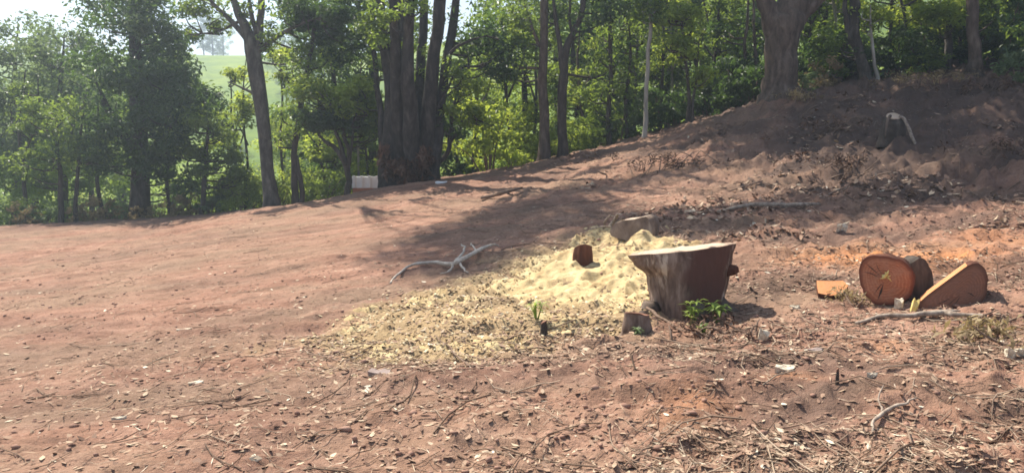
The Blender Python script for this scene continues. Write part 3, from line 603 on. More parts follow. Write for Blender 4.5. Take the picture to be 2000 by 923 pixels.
for p in PROTO:
    for me, mt in ((p[0], p[3]), (p[1], p[3]), (p[2], p[4])): me.materials.append(MAT[mt])
def put_tree(p, x, y, z, sc, label, group, rz=None, name='woodland_tree'):
    e = empty(name, (x, y, z), label, 'tree', group, rng.uniform(0, 6.28) if rz is None else rz, sc)
    for nm, me in zip(('trunk', 'twigs', 'crown'), p[:3]):
        q = link(nm, me, None, e)
        if nm == 'twigs': q['kind'] = 'stuff'
    return e
LAND = [(0,'the left picture edge'),(270,'the dense dark tree'),(525,'the slim grey trunk'),(680,'the small forked tree'),(800,'the many-stemmed tree'),(955,'the big bright bush'),(1080,'the close pair of trunks'),(1200,'the dim slender stem'),(1262,'the pale pole-like trunk'),(1345,'the yellow-green young tree'),(1450,'the two thin pale stems'),(1525,'the thick forked trunk'),(1690,'the twisted grey trunk'),(1850,'the slender greyish trunk'),(1902,'the reddish trunk'),(2000,'the right picture edge')]
KIND = ['mid-green tree', 'bright green tree', 'tall dark tree', 'pale green tree', 'low mid-green tree']
def where(px):
    q = min(LAND, key=lambda l: abs(l[0] - px)); d = px - q[0]
    return ('behind ' if abs(d) < 14 else ('right of ' if d > 0 else 'left of ')) + q[1]
LW = 'leafy tree in the depth of the wood behind the trunks along the clearing'; GW = 'trees in the depth of the wood'
def blocked(x, y, sc): # keep the open view to the hillside and the sunlit ground free
    px = 1000 + FPX * x / y
    if 395 < px < 600 and y > 22: return True
    Pt = np.array([[x, y, float(H0(x, y)[0]) + hh * sc] for hh in (4, 7, 10)])
    return bool(sunlit_ground(Pt, 0).any())
placed = []
for px, D, k, sc in [(640,30,1,.75),(700,27,4,.8),(830,28,3,.8),(930,25,4,.8),(960,30,1,.9),(1030,25,0,.75),(1090,28,0,.9),(1130,24,4,.9),
     (1190,27,0,.9),(1230,24,2,.75),(1300,25,2,.75),(1320,34,1,1.0),(1370,27,0,.9),(1400,23,4,.9),(1470,25,2,.8),(1510,32,0,1.0),(1560,26,0,.8),(1590,23,4,.8),
     (1620,31,1,.8),(1650,25,2,.7),(1960,22,2,.7),(2060,25,0,.9),(2120,21,2,.9),
     (-60,28,3,.75),(-140,25,0,.8),(60,34,3,.85),(170,33,0,.72),(330,31,0,.8),(230,36,3,1.0),(-20,40,1,.85),(110,42,0,.85),(2200,27,1,1.0),(655,25.5,2,.85),(725,25,0,.85),(478,40,4,.75),(548,33,1,.6),(606,37,3,.65),(440,34,4,.6)]:
    b = W(px, 300, D); x, y = b[0], b[1]; z = float(H0(x, y)[0])
    sc *= .66 if px > 1180 else (.82 if px > 620 else 1.0)
    put_tree(PROTO[k], x, y, z - .1, sc * rng.uniform(.92, 1.08), ('nearer ' if D < 26 else ('far ' if D > 32 else '')) + KIND[k] + ' in the wood, ' + where(px) + (' by the gap' if px == 440 else ''), GW)
# trees on the far hillside
for px, D, k, sc, lab in [(425,150,3,.9,'round pale tree on the skyline left of the slim grey trunk'),(445,153,0,.8,'tree on the skyline next to the round pale one'),(408,148,2,.7,'dark tree on the skyline nearest the dense dark tree'),
        (560,110,0,.8,'hillside tree seen just right of the slim grey trunk'),(600,125,3,.9,'far pale hillside tree behind the slender pair of stems'),(640,95,0,.8,'hillside tree above the small forked tree'),(545,82,4,.8,'low tree part-way up the sunny hillside'),
        (470,75,4,.6,'low bushy tree on the lower hillside left of the slim trunk'),(430,88,1,.6,'bright small tree on the hillside beside the dense dark tree'),(500,66,4,.7,'lowest tree of the hillside behind the slim grey trunk'),(575,70,1,.7,'bright tree low on the hillside behind the slender stems')]:
    b = W(px, 300, D); z = float(hill_z(np.array(b[0]), np.array(b[1])))
    put_tree(PROTO[k], b[0], b[1], z - .2, sc, lab, 'trees on the far hillside', name='hillside_tree')

# ------------------------------------------------------------------ shrubs and undergrowth
def shrub_mesh(rad, hgt, n, size, stems=7, cnt=60, up=.5, narrow=.42):
    mb = MB(); C = []
    for i in range(n):
        a = rng.uniform(0, 6.28); r = rad * rng.random() ** .6; z = hgt * rng.uniform(.12, 1) * (1 - .35 * (r / rad) ** 2)
        C.append((math.cos(a) * r, math.sin(a) * r, z, rad * .34, cnt * rng.uniform(.6, 1.4)))
    C = np.array(C)
    for i in range(min(stems, n)):
        c = C[i]; tube(mb, [(c[0] * .15, c[1] * .15, -.1), (c[0] * .5, c[1] * .5, c[2] * .6), c[:3]], [.022, .016, .006], 4, 6, .02, 0, i, False)
    V, F, tn = leaves(C, size, False, up=up, narrow=narrow)
    return mb.mesh('stem'), new_mesh('foliage', V, F, {'tint': tn})
SH = {}
for key, args, mat, bk in (('bright', (.85, 1.25, 26, .12), 'leaf_bright', 'branch_brown'), ('mid', (.8, 1.1, 24, .12), 'leaf_mid', 'branch_brown'), ('dark', (.8, 1.3, 26, .13), 'leaf_dark', 'branch_brown'),
                           ('dry', (.45, .9, 18, .13, 8, 26, .1, .3), 'leaf_dry', 'branch_brown'), ('pale', (.5, .75, 16, .12, 7, 40), 'leaf_pale', 'branch_brown')):
    a, b_ = shrub_mesh(*args); a.materials.append(MAT[bk]); b_.materials.append(MAT[mat]); SH[key] = (a, b_)
def shrub(px, D, key, sc, label, group=None, name='shrub', zs=1.0):
    b = W(px, 300, D); x, y = b[0], b[1]
    e = empty(name, (x, y, h1(x, y) - .05), label, 'shrub', group, rng.uniform(0, 6.28), sc); e.scale.z = sc * zs
    link('stem', SH[key][0], None, e); link('foliage', SH[key][1], None, e); return e
shrub(955, 20.2, 'bright', 1.25, 'big bright green bush right of the small crooked stem', zs=1.2)
shrub(1008, 20.4, 'bright', .8, 'lower bright bush left of the close pair of trunks')
shrub(1595, 18.4, 'dry', .95, 'golden dry bush at the foot of the thick forked trunk')
shrub(1560, 18.1, 'pale', .7, 'low pale brushy plant right against the thick forked trunk')
shrub(1975, 16.6, 'pale', .9, 'pale scrubby bush at the right edge on top of the bank')
ORD = 'first second third fourth fifth sixth seventh eighth ninth tenth eleventh twelfth thirteenth fourteenth'.split()
for i, (px, D, k, sc) in enumerate(sorted([(8,22.6,'mid',.9),(40,22.2,'dry',.9),(62,22.6,'pale',.9),(100,22.8,'mid',.7),(170,22.3,'dry',.8),(195,22.0,'dry',.9),(225,22.4,'pale',.8),(255,22.0,'dry',.55),(305,21.9,'dry',.7),(340,21.6,'dry',.9),(372,21.8,'dry',.95),(405,21.4,'pale',.8),(85,22.0,'pale',.6),(140,22.0,'dry',.6)])):
    shrub(px, D, k, sc, {'dry': 'yellowish dry', 'pale': 'pale green', 'mid': 'mid-green'}[k] + ' plant, ' + ORD[i] + ' from the left along the clearing edge', 'plants along the left edge of the clearing', 'dry_plant')
for i, (px, D, k, sc) in enumerate([(440,22.6,'mid',1.3),(470,21.6,'bright',.9),(500,23,'mid',1.0),(555,22,'bright',1.0),(605,22.6,'bright',1.0),(632,21.4,'mid',.9),(727,22.8,'bright',1.1),(745,24,'mid',1.2),(905,23,'dark',1.0),(1030,22,'mid',.9),
     (1080,22.5,'mid',1.0),(1125,20.6,'bright',.75),(1160,20.4,'mid',.8),(1210,20.6,'dark',.8),(1290,20.4,'dark',.9),(1320,20.2,'dark',.8),(1385,19.8,'dark',.9),(1420,20,'dark',1.1),(1460,19.4,'dark',.8),(1590,20,'dark',1.2),(1640,19.6,'dark',1.1),
     (1655,20.6,'mid',1.2),(1740,19.6,'dark',.8),(1780,19.2,'dark',.9),(1820,19.8,'dark',.9),(1870,19.8,'dark',.8),(1758,24,'bright',1.5),(1838,25,'bright',1.7),(1930,24,'bright',1.5),(1985,23,'bright',1.4),(1945,18.8,'dark',1.3),(1985,18.2,'dark',1.2),(2030,17.6,'mid',1.2),(1800,18.6,'mid',.6)]):
    shrub(px, D, k, sc, {'bright': 'bright green', 'mid': 'mid-green', 'dark': 'dark'}[k] + (' tall' if sc > 1.05 else '') + ' undergrowth bush ' + where(px) + (', nearer to it' if px == 1820 else ''), 'undergrowth bushes at the foot of the wood', 'bush')

# ------------------------------------------------------------------ white wall glimpsed through the trees
def boxm(mb, c, s, a=0.5):
    v = [(c[0] + i * s[0] / 2, c[1] + j * s[1] / 2, c[2] + k * s[2] / 2) for i in (-1, 1) for j in (-1, 1) for k in (-1, 1)]
    mb.add(v, [(0, 1, 3, 2), (4, 6, 7, 5), (0, 4, 5, 1), (2, 3, 7, 6), (0, 2, 6, 4), (1, 5, 7, 3)], a)
Dw = 21.2; bl = W(688, 352, Dw); br = W(742, 352, Dw); cz = bl[2] - .07
e = empty('white_wall', ((bl[0] + br[0]) / 2, Dw, cz - 1.4), 'low white wall on a terracotta base glimpsed left of the many-stemmed tree', 'wall')
wd = br[0] - bl[0]
mb = MB(); boxm(mb, (0, 0, 1.42), (wd, .12, .30)); link('panel', mb.mesh('panel', smooth=False), MAT['white_paint'], e)
mb = MB(); boxm(mb, (0, 0, .62), (wd - .04, .16, 1.29)); link('base', mb.mesh('base', smooth=False), MAT['terracotta'], e)
for k in range(4):
    mb = MB(); boxm(mb, (-wd / 2 + .06 + k * (wd - .12) / 3, -.09, 1.44), (.06, .05, .30)); link('post', mb.mesh('post', smooth=False), MAT['white_paint'], e)
pb = W(701, 352, 22.4)
e = empty('slim_pole', (pb[0], 22.4, h1(pb[0], 22.4)), 'thin pale upright pole behind the small forked tree', 'pole')
mb = MB(); tube(mb, [(0, 0, -.2), (0, 0, W(701, 205, 22.4)[2] - h1(pb[0], 22.4))], [.035, .03], 8, 4); link('shaft', mb.mesh('shaft'), MAT['bark_pale'], e)
mb = MB(); boxm(mb, (.0, 0, W(701, 215, 22.4)[2] - h1(pb[0], 22.4)), (.34, .05, .05)); link('crossbar', mb.mesh('crossbar', smooth=False), MAT['bark_pale'], e)

# ------------------------------------------------------------------ sawdust
def sawdust_t(x, y):
    a = poly_sd(x, y, DUST_CORE); b = poly_sd(x, y, DUST_WIDE)
    n = fbm(x, y, 2.2, 3, 101) * .035 + fbm(x, y, 9, 3, 104, .65) * .030
    core = np.clip(a * .075, -.08, .018) + n * .85 - .001
    wide = np.clip(b * .10, -.10, .010) + n * 1.5 - 0.032
    t_ = np.maximum(core, wide)
    for px, py, hgt, r in ((1250, 474, .13, .15), (1190, 505, .012, .4), (925, 592, .06, .16)):
        g = G(px, py); t_ = t_ + hgt * np.exp(-((x - g[0]) ** 2 + (y - g[1]) ** 2) / r ** 2)
    return t_
allp = np.array(DUST_CORE + DUST_WIDE); x0, y0 = allp.min(0) - .4; x1, y1 = allp.max(0) + .4
gx, gy = np.meshgrid(np.linspace(x0, x1, 300), np.linspace(y0, y1, 260), indexing='ij')
gt = sawdust_t(gx, gy); gz = H(gx, gy) + gt
I = np.arange(gx.size).reshape(gx.shape); F = np.stack([I[:-1, :-1], I[1:, :-1], I[1:, 1:], I[:-1, 1:]], -1).reshape(-1, 4)
F = F[(gt.ravel()[F] > -0.012).any(1)]
link('sawdust', new_mesh('sawdust', np.stack([gx, gy, gz], -1).reshape(-1, 3), F, None, True), MAT['sawdust'], kind='stuff',
     label='pale yellow sawdust spread over the soil beside the large stump', category='sawdust')
def top(x, y):
    x = np.atleast_1d(x); y = np.atleast_1d(y); return H(x, y) + np.maximum(sawdust_t(x, y), 0)

# ------------------------------------------------------------------ litter
def scatter(n, rmin, rmax, amax=38):
    r = np.exp(rng.uniform(math.log(rmin), math.log(rmax), n)); a = np.radians(rng.uniform(-amax, amax, n)); return r * np.sin(a), r * np.cos(a)
def density(x, y):
    c = 0.14 + 0.86 * sstep(-1.0, 1.2, x - 0.05 * y)
    c = np.maximum(c, 0.8 * sstep(-.7, -.1, poly_sd(x, y, DUST_WIDE)))
    c = c * sstep(-0.22, 0.32, fbm(x * .7, y * 1.2, 1.1, 3, 201)) * .92 + .08 * sstep(-3, 0, x) + .04
    return c * (1 - .75 * sstep(-.1, .2, poly_sd(x, y, DUST_CORE)) - .35 * sstep(0, .3, poly_sd(x, y, DUST_WIDE)))
def pick(n, rmin, rmax, p=1.0):
    x, y = scatter(n, rmin, rmax); k = rng.random(n) < density(x, y) ** p; return x[k], y[k]
def flakes(x, y, smin, smax, lift, narrow, tmean, tsd, curl=.25, flat=.35):
    n = len(x); z = top(x, y); P = np.stack([x, y, z + lift], -1)
    nrm = rng.normal(0, flat, (n, 3)); nrm[:, 2] += 1; nrm /= np.linalg.norm(nrm, axis=1)[:, None]
    a = rng.uniform(0, 6.28, n); ax = np.stack([np.cos(a), np.sin(a), 0 * a], -1); ax -= (ax * nrm).sum(1)[:, None] * nrm; ax /= np.linalg.norm(ax, axis=1)[:, None]
    bb = np.cross(nrm, ax); L = rng.uniform(smin, smax, n)[:, None]; Wd = L * narrow * rng.uniform(.7, 1.3, n)[:, None]; cu = L * curl * rng.uniform(-.3, 1, n)[:, None]
    V = np.empty((n, 6, 3)); V[:, 0] = P - ax * L * .5 + nrm * cu; V[:, 1] = P - ax * L * .1 - bb * Wd * .5 + nrm * cu * .4; V[:, 2] = P + ax * L * .2 - bb * Wd * .45 + nrm * cu * .4
    V[:, 3] = P + ax * L * .5 + nrm * cu; V[:, 4] = P + ax * L * .2 + bb * Wd * .45 + nrm * cu * .4; V[:, 5] = P - ax * L * .1 + bb * Wd * .5 + nrm * cu * .4
    V[:, 1:3] -= 0; b0 = np.arange(n)[:, None] * 6
    F = np.concatenate([b0 + np.array([[0, 1, 4, 5]]), b0 + np.array([[1, 2, 3, 4]])])
    return V.reshape(-1, 3), F, np.repeat(np.clip(rng.normal(tmean, tsd, n), 0, 1), 6)
x, y = pick(86000, 2.8, 22, .9)
x2, y2 = scatter(16000, 8.5, 19); k2 = (x2 > 2.0) & (y2 > 8.8) & (rng.random(len(x2)) < .25 + .75 * sstep(-.2, .3, fbm(x2, y2, .8, 3, 77))); x = np.concatenate([x, x2[k2]]); y = np.concatenate([y, y2[k2]])
V, F, tn = flakes(x, y, .012, .070, .003, .40, .42, .25, .10, .20); link('leaf_litter', new_mesh('leaf_litter', V, F, {'tint': tn}), MAT['litter'], kind='stuff', label='dry fallen leaves and bark flakes strewn over the red soil', category='leaf litter')
n = 16000; bx0 = rng.uniform(x0 - .2, x1 + .2, n); by0 = rng.uniform(y0 - .2, y1 + .2, n)
k = rng.random(n) < .05 + .9 * sstep(-.35, .05, poly_sd(bx0, by0, DUST_WIDE)) * sstep(.45, .1, poly_sd(bx0, by0, DUST_CORE)); k &= (poly_sd(bx0, by0, DUST_WIDE) > -.5) | (poly_sd(bx0, by0, DUST_CORE) > -.4)
V, F, tn = flakes(bx0[k], by0[k], .014, .05, .005, .5, .50, .28); link('wood_chips', new_mesh('wood_chips', V, F, {'tint': tn}), MAT['chips'], kind='stuff', label='pale chainsaw chips scattered round the sawdust', category='wood chips')
x, y = pick(44000, 2.9, 20, .8)
V, F, tn = flakes(x, y, .025, .10, .004, .055, .52, .24, .10, .2); link('dry_straw', new_mesh('dry_straw', V, F, {'tint': tn}), MAT['litter'], kind='stuff', label='bleached straw and thin stalks strewn over the cleared soil', category='straw')
x2, y2 = scatter(22000, 8.6, 19.5); k2 = (x2 > 1.2 + .08 * (14 - y2)) & (y2 > 9.2 - .12 * (x2 - 2)) & (rng.random(len(x2)) < sstep(-.15, .45, fbm(x2, y2, .7, 3, 177)))
V, F, tn = flakes(x2[k2], y2[k2], .05, .16, .012, .38, .36, .25, .25, .5); link('leaf_litter', new_mesh('leaf_litter', V, F, {'tint': tn}), MAT['litter'], kind='stuff', label='coarse dead leaves and slash littering the shaded bank', category='leaf litter')
# clods: small crumbled lumps
ico = np.array([(0,0,1),(.89,0,.45),(.28,.85,.45),(-.72,.53,.45),(-.72,-.53,.45),(.28,-.85,.45),(.72,.53,-.45),(-.28,.85,-.45),(-.89,0,-.45),(-.28,-.85,-.45),(.72,-.53,-.45),(0,0,-1)])
icf = np.array([(0,1,2),(0,2,3),(0,3,4),(0,4,5),(0,5,1),(1,6,2),(2,7,3),(3,8,4),(4,9,5),(5,10,1),(2,6,7),(3,7,8),(4,8,9),(5,9,10),(1,10,6),(6,11,7),(7,11,8),(8,11,9),(9,11,10),(10,11,6)])
x, y = scatter(22000, 2.8, 18); k = rng.random(len(x)) < (.12 + .8 * sstep(.0, .5, fbm(x, y, .9, 3, 301))) * (.35 + .65 * sstep(-2, 2, x)) * (1 - .92 * sstep(-.25, .1, np.maximum(poly_sd(x, y, DUST_CORE), poly_sd(x, y, DUST_WIDE)))); x, y = x[k], y[k]; n = len(x)
sz = np.exp(rng.normal(math.log(.0085), .45, n)).clip(.004, .028); z = top(x, y)
V = ico[None] * rng.uniform(.6, 1.3, (n, 12, 1)) * (sz[:, None] * rng.uniform(.7, 1.4, (n, 3)) * np.array([1.2, 1.0, .7]))[:, None] + np.stack([x, y, z + sz * .25], -1)[:, None]
F = (icf[None] + (np.arange(n) * 12)[:, None, None]).reshape(-1, 3)
link('soil_clods', new_mesh('soil_clods', V.reshape(-1, 3), F, {'tint': np.repeat(np.clip(rng.normal(.5, .22, n), 0, 1), 12)}, True), MAT['clod'], kind='stuff', label='crumbled clods of reddish soil on the cleared ground', category='soil clods')
# twigs
x, y = pick(13000, 2.9, 18, 1.0); n = len(x); a = rng.uniform(0, 6.28, n); L = np.exp(rng.normal(math.log(.14), .6, n)).clip(.04, .7); rr = (.0016 + L * .006) * rng.uniform(.6, 1.3, n)
seg = 4; V = np.empty((n, seg, 3, 3)); bend = rng.normal(0, .14, n)
for i in range(seg):
    u = i / (seg - 1) - .5; qx = x + np.cos(a) * L * u - np.sin(a) * L * bend * (u * u * 4); qy = y + np.sin(a) * L * u + np.cos(a) * L * bend * (u * u * 4)
    qz = top(qx, qy) + rr + .004 + rng.uniform(0, .05, n) * L * (u + .5)
    for j in range(3):
        th = j * 2.094; V[:, i, j, 0] = qx - np.sin(a) * np.cos(th) * rr * (1 - .5 * (u + .5)); V[:, i, j, 1] = qy + np.cos(a) * np.cos(th) * rr * (1 - .5 * (u + .5)); V[:, i, j, 2] = qz + np.sin(th) * rr
Fb = [(i * 3 + j, i * 3 + (j + 1) % 3, (i + 1) * 3 + (j + 1) % 3, (i + 1) * 3 + j) for i in range(seg - 1) for j in range(3)]
F = (np.array(Fb)[None] + (np.arange(n) * seg * 3)[:, None, None]).reshape(-1, 4)
link('twigs', new_mesh('twigs', V.reshape(-1, 3), F, {'tint': np.repeat(np.clip(rng.normal(.5, .27, n), 0, 1), seg * 3)}, True), MAT['twig'], kind='stuff', label='small broken twigs strewn over the clearing', category='twigs')

# ------------------------------------------------------------------ stumps and log pieces
def ring_outline(n, f): return np.array([f(t) for t in np.linspace(0, 2 * math.pi, n, endpoint=False)])
def stump(name, label, px, py, D, levels, bark, sawn, n=56, bark_amp=.018, seed=1, top_slope=(0, 0), extra=None, rim=.012, fl=14, strip=None):
    """levels: list of (z, function angle -> radius or (x, y)); the last is the cut top."""
    b = W(px, py, D); o = np.array([b[0], b[1], h1(b[0], b[1])]); e = empty(name, o, label, 'stump')
    th = np.linspace(0, 2 * math.pi, n, endpoint=False); L = []
    zs = np.array([l[0] for l in levels]); R = np.array([[l[1](t) for t in th] for l in levels])           # (k, n, 2)
    m = 26; zz = np.linspace(zs[0], zs[-1], m)
    for i, z in enumerate(zz):
        k = min(max(np.searchsorted(zs, z) - 1, 0), len(zs) - 2); u = (z - zs[k]) / (zs[k + 1] - zs[k]); u = u * u * (3 - 2 * u)
        p = R[k] * (1 - u) + R[k + 1] * u
        flat_ = np.ones(n) if strip is None else np.where((np.degrees(th) > strip[0]) & (np.degrees(th) < strip[1]), .3, 1.0)
        nn = vnoise(np.cos(th) * 3.0, np.sin(th) * 3.0, np.full(n, z * 2.2), seed) * .6 + vnoise(np.cos(th) * fl, np.sin(th) * fl, np.full(n, z * 3.5), seed + 3) * .8
        p = p * (1 + (bark_amp * flat_ * nn / (np.linalg.norm(p, axis=1) + .05)))[:, None]
        f = i / (m - 1); zt = z + f * f * (top_slope[0] * p[:, 0] + top_slope[1] * p[:, 1])
        L.append(np.column_stack([p, zt]))
    V = np.concatenate(L); F = [(i * n + j, i * n + (j + 1) % n, (i + 1) * n + (j + 1) % n, (i + 1) * n + j) for i in range(m - 1) for j in range(n)]
    deg = np.degrees(th)[None] + 12 * vnoise(np.repeat(zz[:, None] * 9, n, 1), np.full((m, n), 3.0), None, seed + 31)
    tn_ = np.zeros((m, n)) if strip is None else (sstep(strip[0] - 9, strip[0] + 7, deg) * sstep(strip[1] + 4, strip[1] - 4, deg))
    mb = MB(); mb.add(V, F, tn_.ravel()); link('bark', mb.mesh('bark'), MAT[bark], e)
    T = L[-1]; c = T.mean(0); mb = MB(); ringsV = [c[None]]; A = [np.zeros(1)]
    for q in (.2, .4, .6, .8, .93, .985):
        rv = c + (T - c) * q; rv[:, 2] += .012 * vnoise(rv[:, 0] * 14, rv[:, 1] * 14, None, seed + 9) + rim * (1 - q) ** .3 * .6; ringsV.append(rv); A.append(np.full(n, q))
    ringsV.append(T); A.append(np.ones(n))
    V = np.concatenate(ringsV); F = [(0, 1 + j, 1 + (j + 1) % n) for j in range(n)]
    for i in range(len(ringsV) - 2):
        a0 = 1 + i * n; F += [(a0 + j, a0 + n + j, a0 + n + (j + 1) % n, a0 + (j + 1) % n) for j in range(n)]
    mb.add(V, F, np.concatenate(A)); link('cut_top', mb.mesh('cut_top'), MAT[sawn], e)
    if extra: extra(e, o)
    return e
def polar(pts_deg):                              # angle (deg) -> (x, y) interpolated radii
    A = np.array([p[0] for p in pts_deg] + [pts_deg[0][0] + 360.0]); Rr = np.array([p[1] for p in pts_deg] + [pts_deg[0][1]])
    def f(t):
        d = math.degrees(t) % 360
        if d < A[0]: d += 360
        k = min(max(np.searchsorted(A, d, side='right') - 1, 0), len(A) - 2); u = (d - A[k]) / (A[k + 1] - A[k]); u = u * u * (3 - 2 * u)
        r = Rr[k] * (1 - u) + Rr[k + 1] * u; return (r * math.cos(t), r * math.sin(t))
    return f
# angles: 0 right, 90 away, 180 left, 270 towards the camera
bot = polar([(0, .33), (60, .30), (120, .30), (180, .31), (215, .30), (260, .40), (285, .32), (330, .31)])
low = polar([(0, .345), (60, .31), (120, .31), (180, .31), (215, .30), (260, .405), (285, .32), (330, .32)])
mid_ = polar([(0, .375), (60, .32), (120, .33), (180, .34), (215, .32), (260, .40), (285, .32), (330, .33)])
hi_ = polar([(0, .40), (60, .33), (120, .36), (168, .44), (184, .47), (205, .40), (260, .385), (285, .325), (330, .35)])
tp = polar([(0, .425), (60, .34), (120, .38), (168, .48), (184, .52), (205, .41), (260, .375), (285, .33), (330, .36)])
def knot(e, o):
    mb = MB(); tube(mb, [(.34, -.06, .35), (.40, -.08, .36), (.435, -.09, .368)], [.05, .042, .026], 9, 8, 0, .2, 3); link('knot', mb.mesh('knot'), MAT['bark_red'], e)
    for k, pp in enumerate([[(-.30,-.1,.02),(-.42,-.22,-.02),(-.6,-.3,-.08)], [(.28,-.1,.04),(.42,-.22,-.02),(.52,-.3,-.08)], [(.02,-.36,.06),(.04,-.48,.0),(.06,-.6,-.08)], [(-.05,.3,.06),(-.1,.45,0),(-.12,.6,-.08)]]):
        mb = MB(); tube(mb, pp, [.09, .05, .02], 8, 8, .01, .25, k); link('root', mb.mesh('root'), MAT['bark_warm'], e)
stump('large_stump', 'large waist-wide sawn stump with a lip jutting out at its left top', 1338, 604, 6.95,
      [(-.12, bot), (.06, low), (.30, mid_), (.44, hi_), (.535, tp)], 'bark_stump', 'sawn_pale', n=84, bark_amp=.016, seed=5, top_slope=(.115, -.115), extra=knot, strip=(263, 338), fl=11)
def rnd(r, s=0, e=.06): return lambda t: ((r * (1 + e * math.sin(2 * t + s) + e * .6 * math.sin(3 * t + 2 * s))) * math.cos(t), (r * (1 + e * math.sin(2 * t + s) + e * .6 * math.sin(3 * t + 2 * s))) * math.sin(t))
stump('small_stump', 'small grey-brown stump low in the litter in front of the large stump', 1243, 655, 6.05, [(-.08, rnd(.16, 1, .12)), (.05, rnd(.108, 1, .10)), (.18, rnd(.088, 1.3, .10))], 'bark_stump', 'sawn_brown', n=40, bark_amp=.014, seed=8, top_slope=(-.1, -.1))
stump('small_stump', 'small round brown stump sticking out of the sawdust left of the large stump', 1138, 512, 8.75, [(-.06, rnd(.115, 3)), (.08, rnd(.108, 3)), (.17, rnd(.098, 3.3))], 'bark_red', 'sawn_brown', n=32, bark_amp=.008, seed=12, top_slope=(.05, -.5))
def strips(e, o):
    k = 14.0 / FPX
    mb = MB(); tube(mb, [(.06,-.08,.43),(.115,-.13,.385),(.165,-.20,.25),(.23,-.25,.05),(.27,-.28,-.05)], [.02,.026,.026,.03,.024], 7, 16, .004, .15, 2); link('root', mb.mesh('root'), MAT['branch_pale'], e)
    mb = MB(); tube(mb, [(-.09,-.09,.44),(-.16,-.14,.37),(-.19,-.17,.25),(-.21,-.19,.05)], [.026,.022,.016,.008], 7, 14, .004, .2, 5); link('root', mb.mesh('root'), MAT['bark_warm'], e)
stump('hollow_stump', 'dark hollow stump with a pale cut top and pale roots, high on the shaded bank', 1742, 275, 14.0, [(-.1, rnd(.24, 2)), (.12, rnd(.20, 2)), (.34, rnd(.165, 2)), (.43, rnd(.115, 2))], 'bark_dark', 'sawn_pale', n=36, bark_amp=.015, seed=15, top_slope=(.12, .55), extra=strips)
stump('stub', 'thin dark upright stub standing in the soil of the right foreground', 1633, 778, 4.45, [(-.06, rnd(.016, 1)), (.04, rnd(.010, 1)), (.075, rnd(.007, 2))], 'bark_dark', 'sawn_brown', n=14, bark_amp=.003, seed=17, top_slope=(.5, 0))

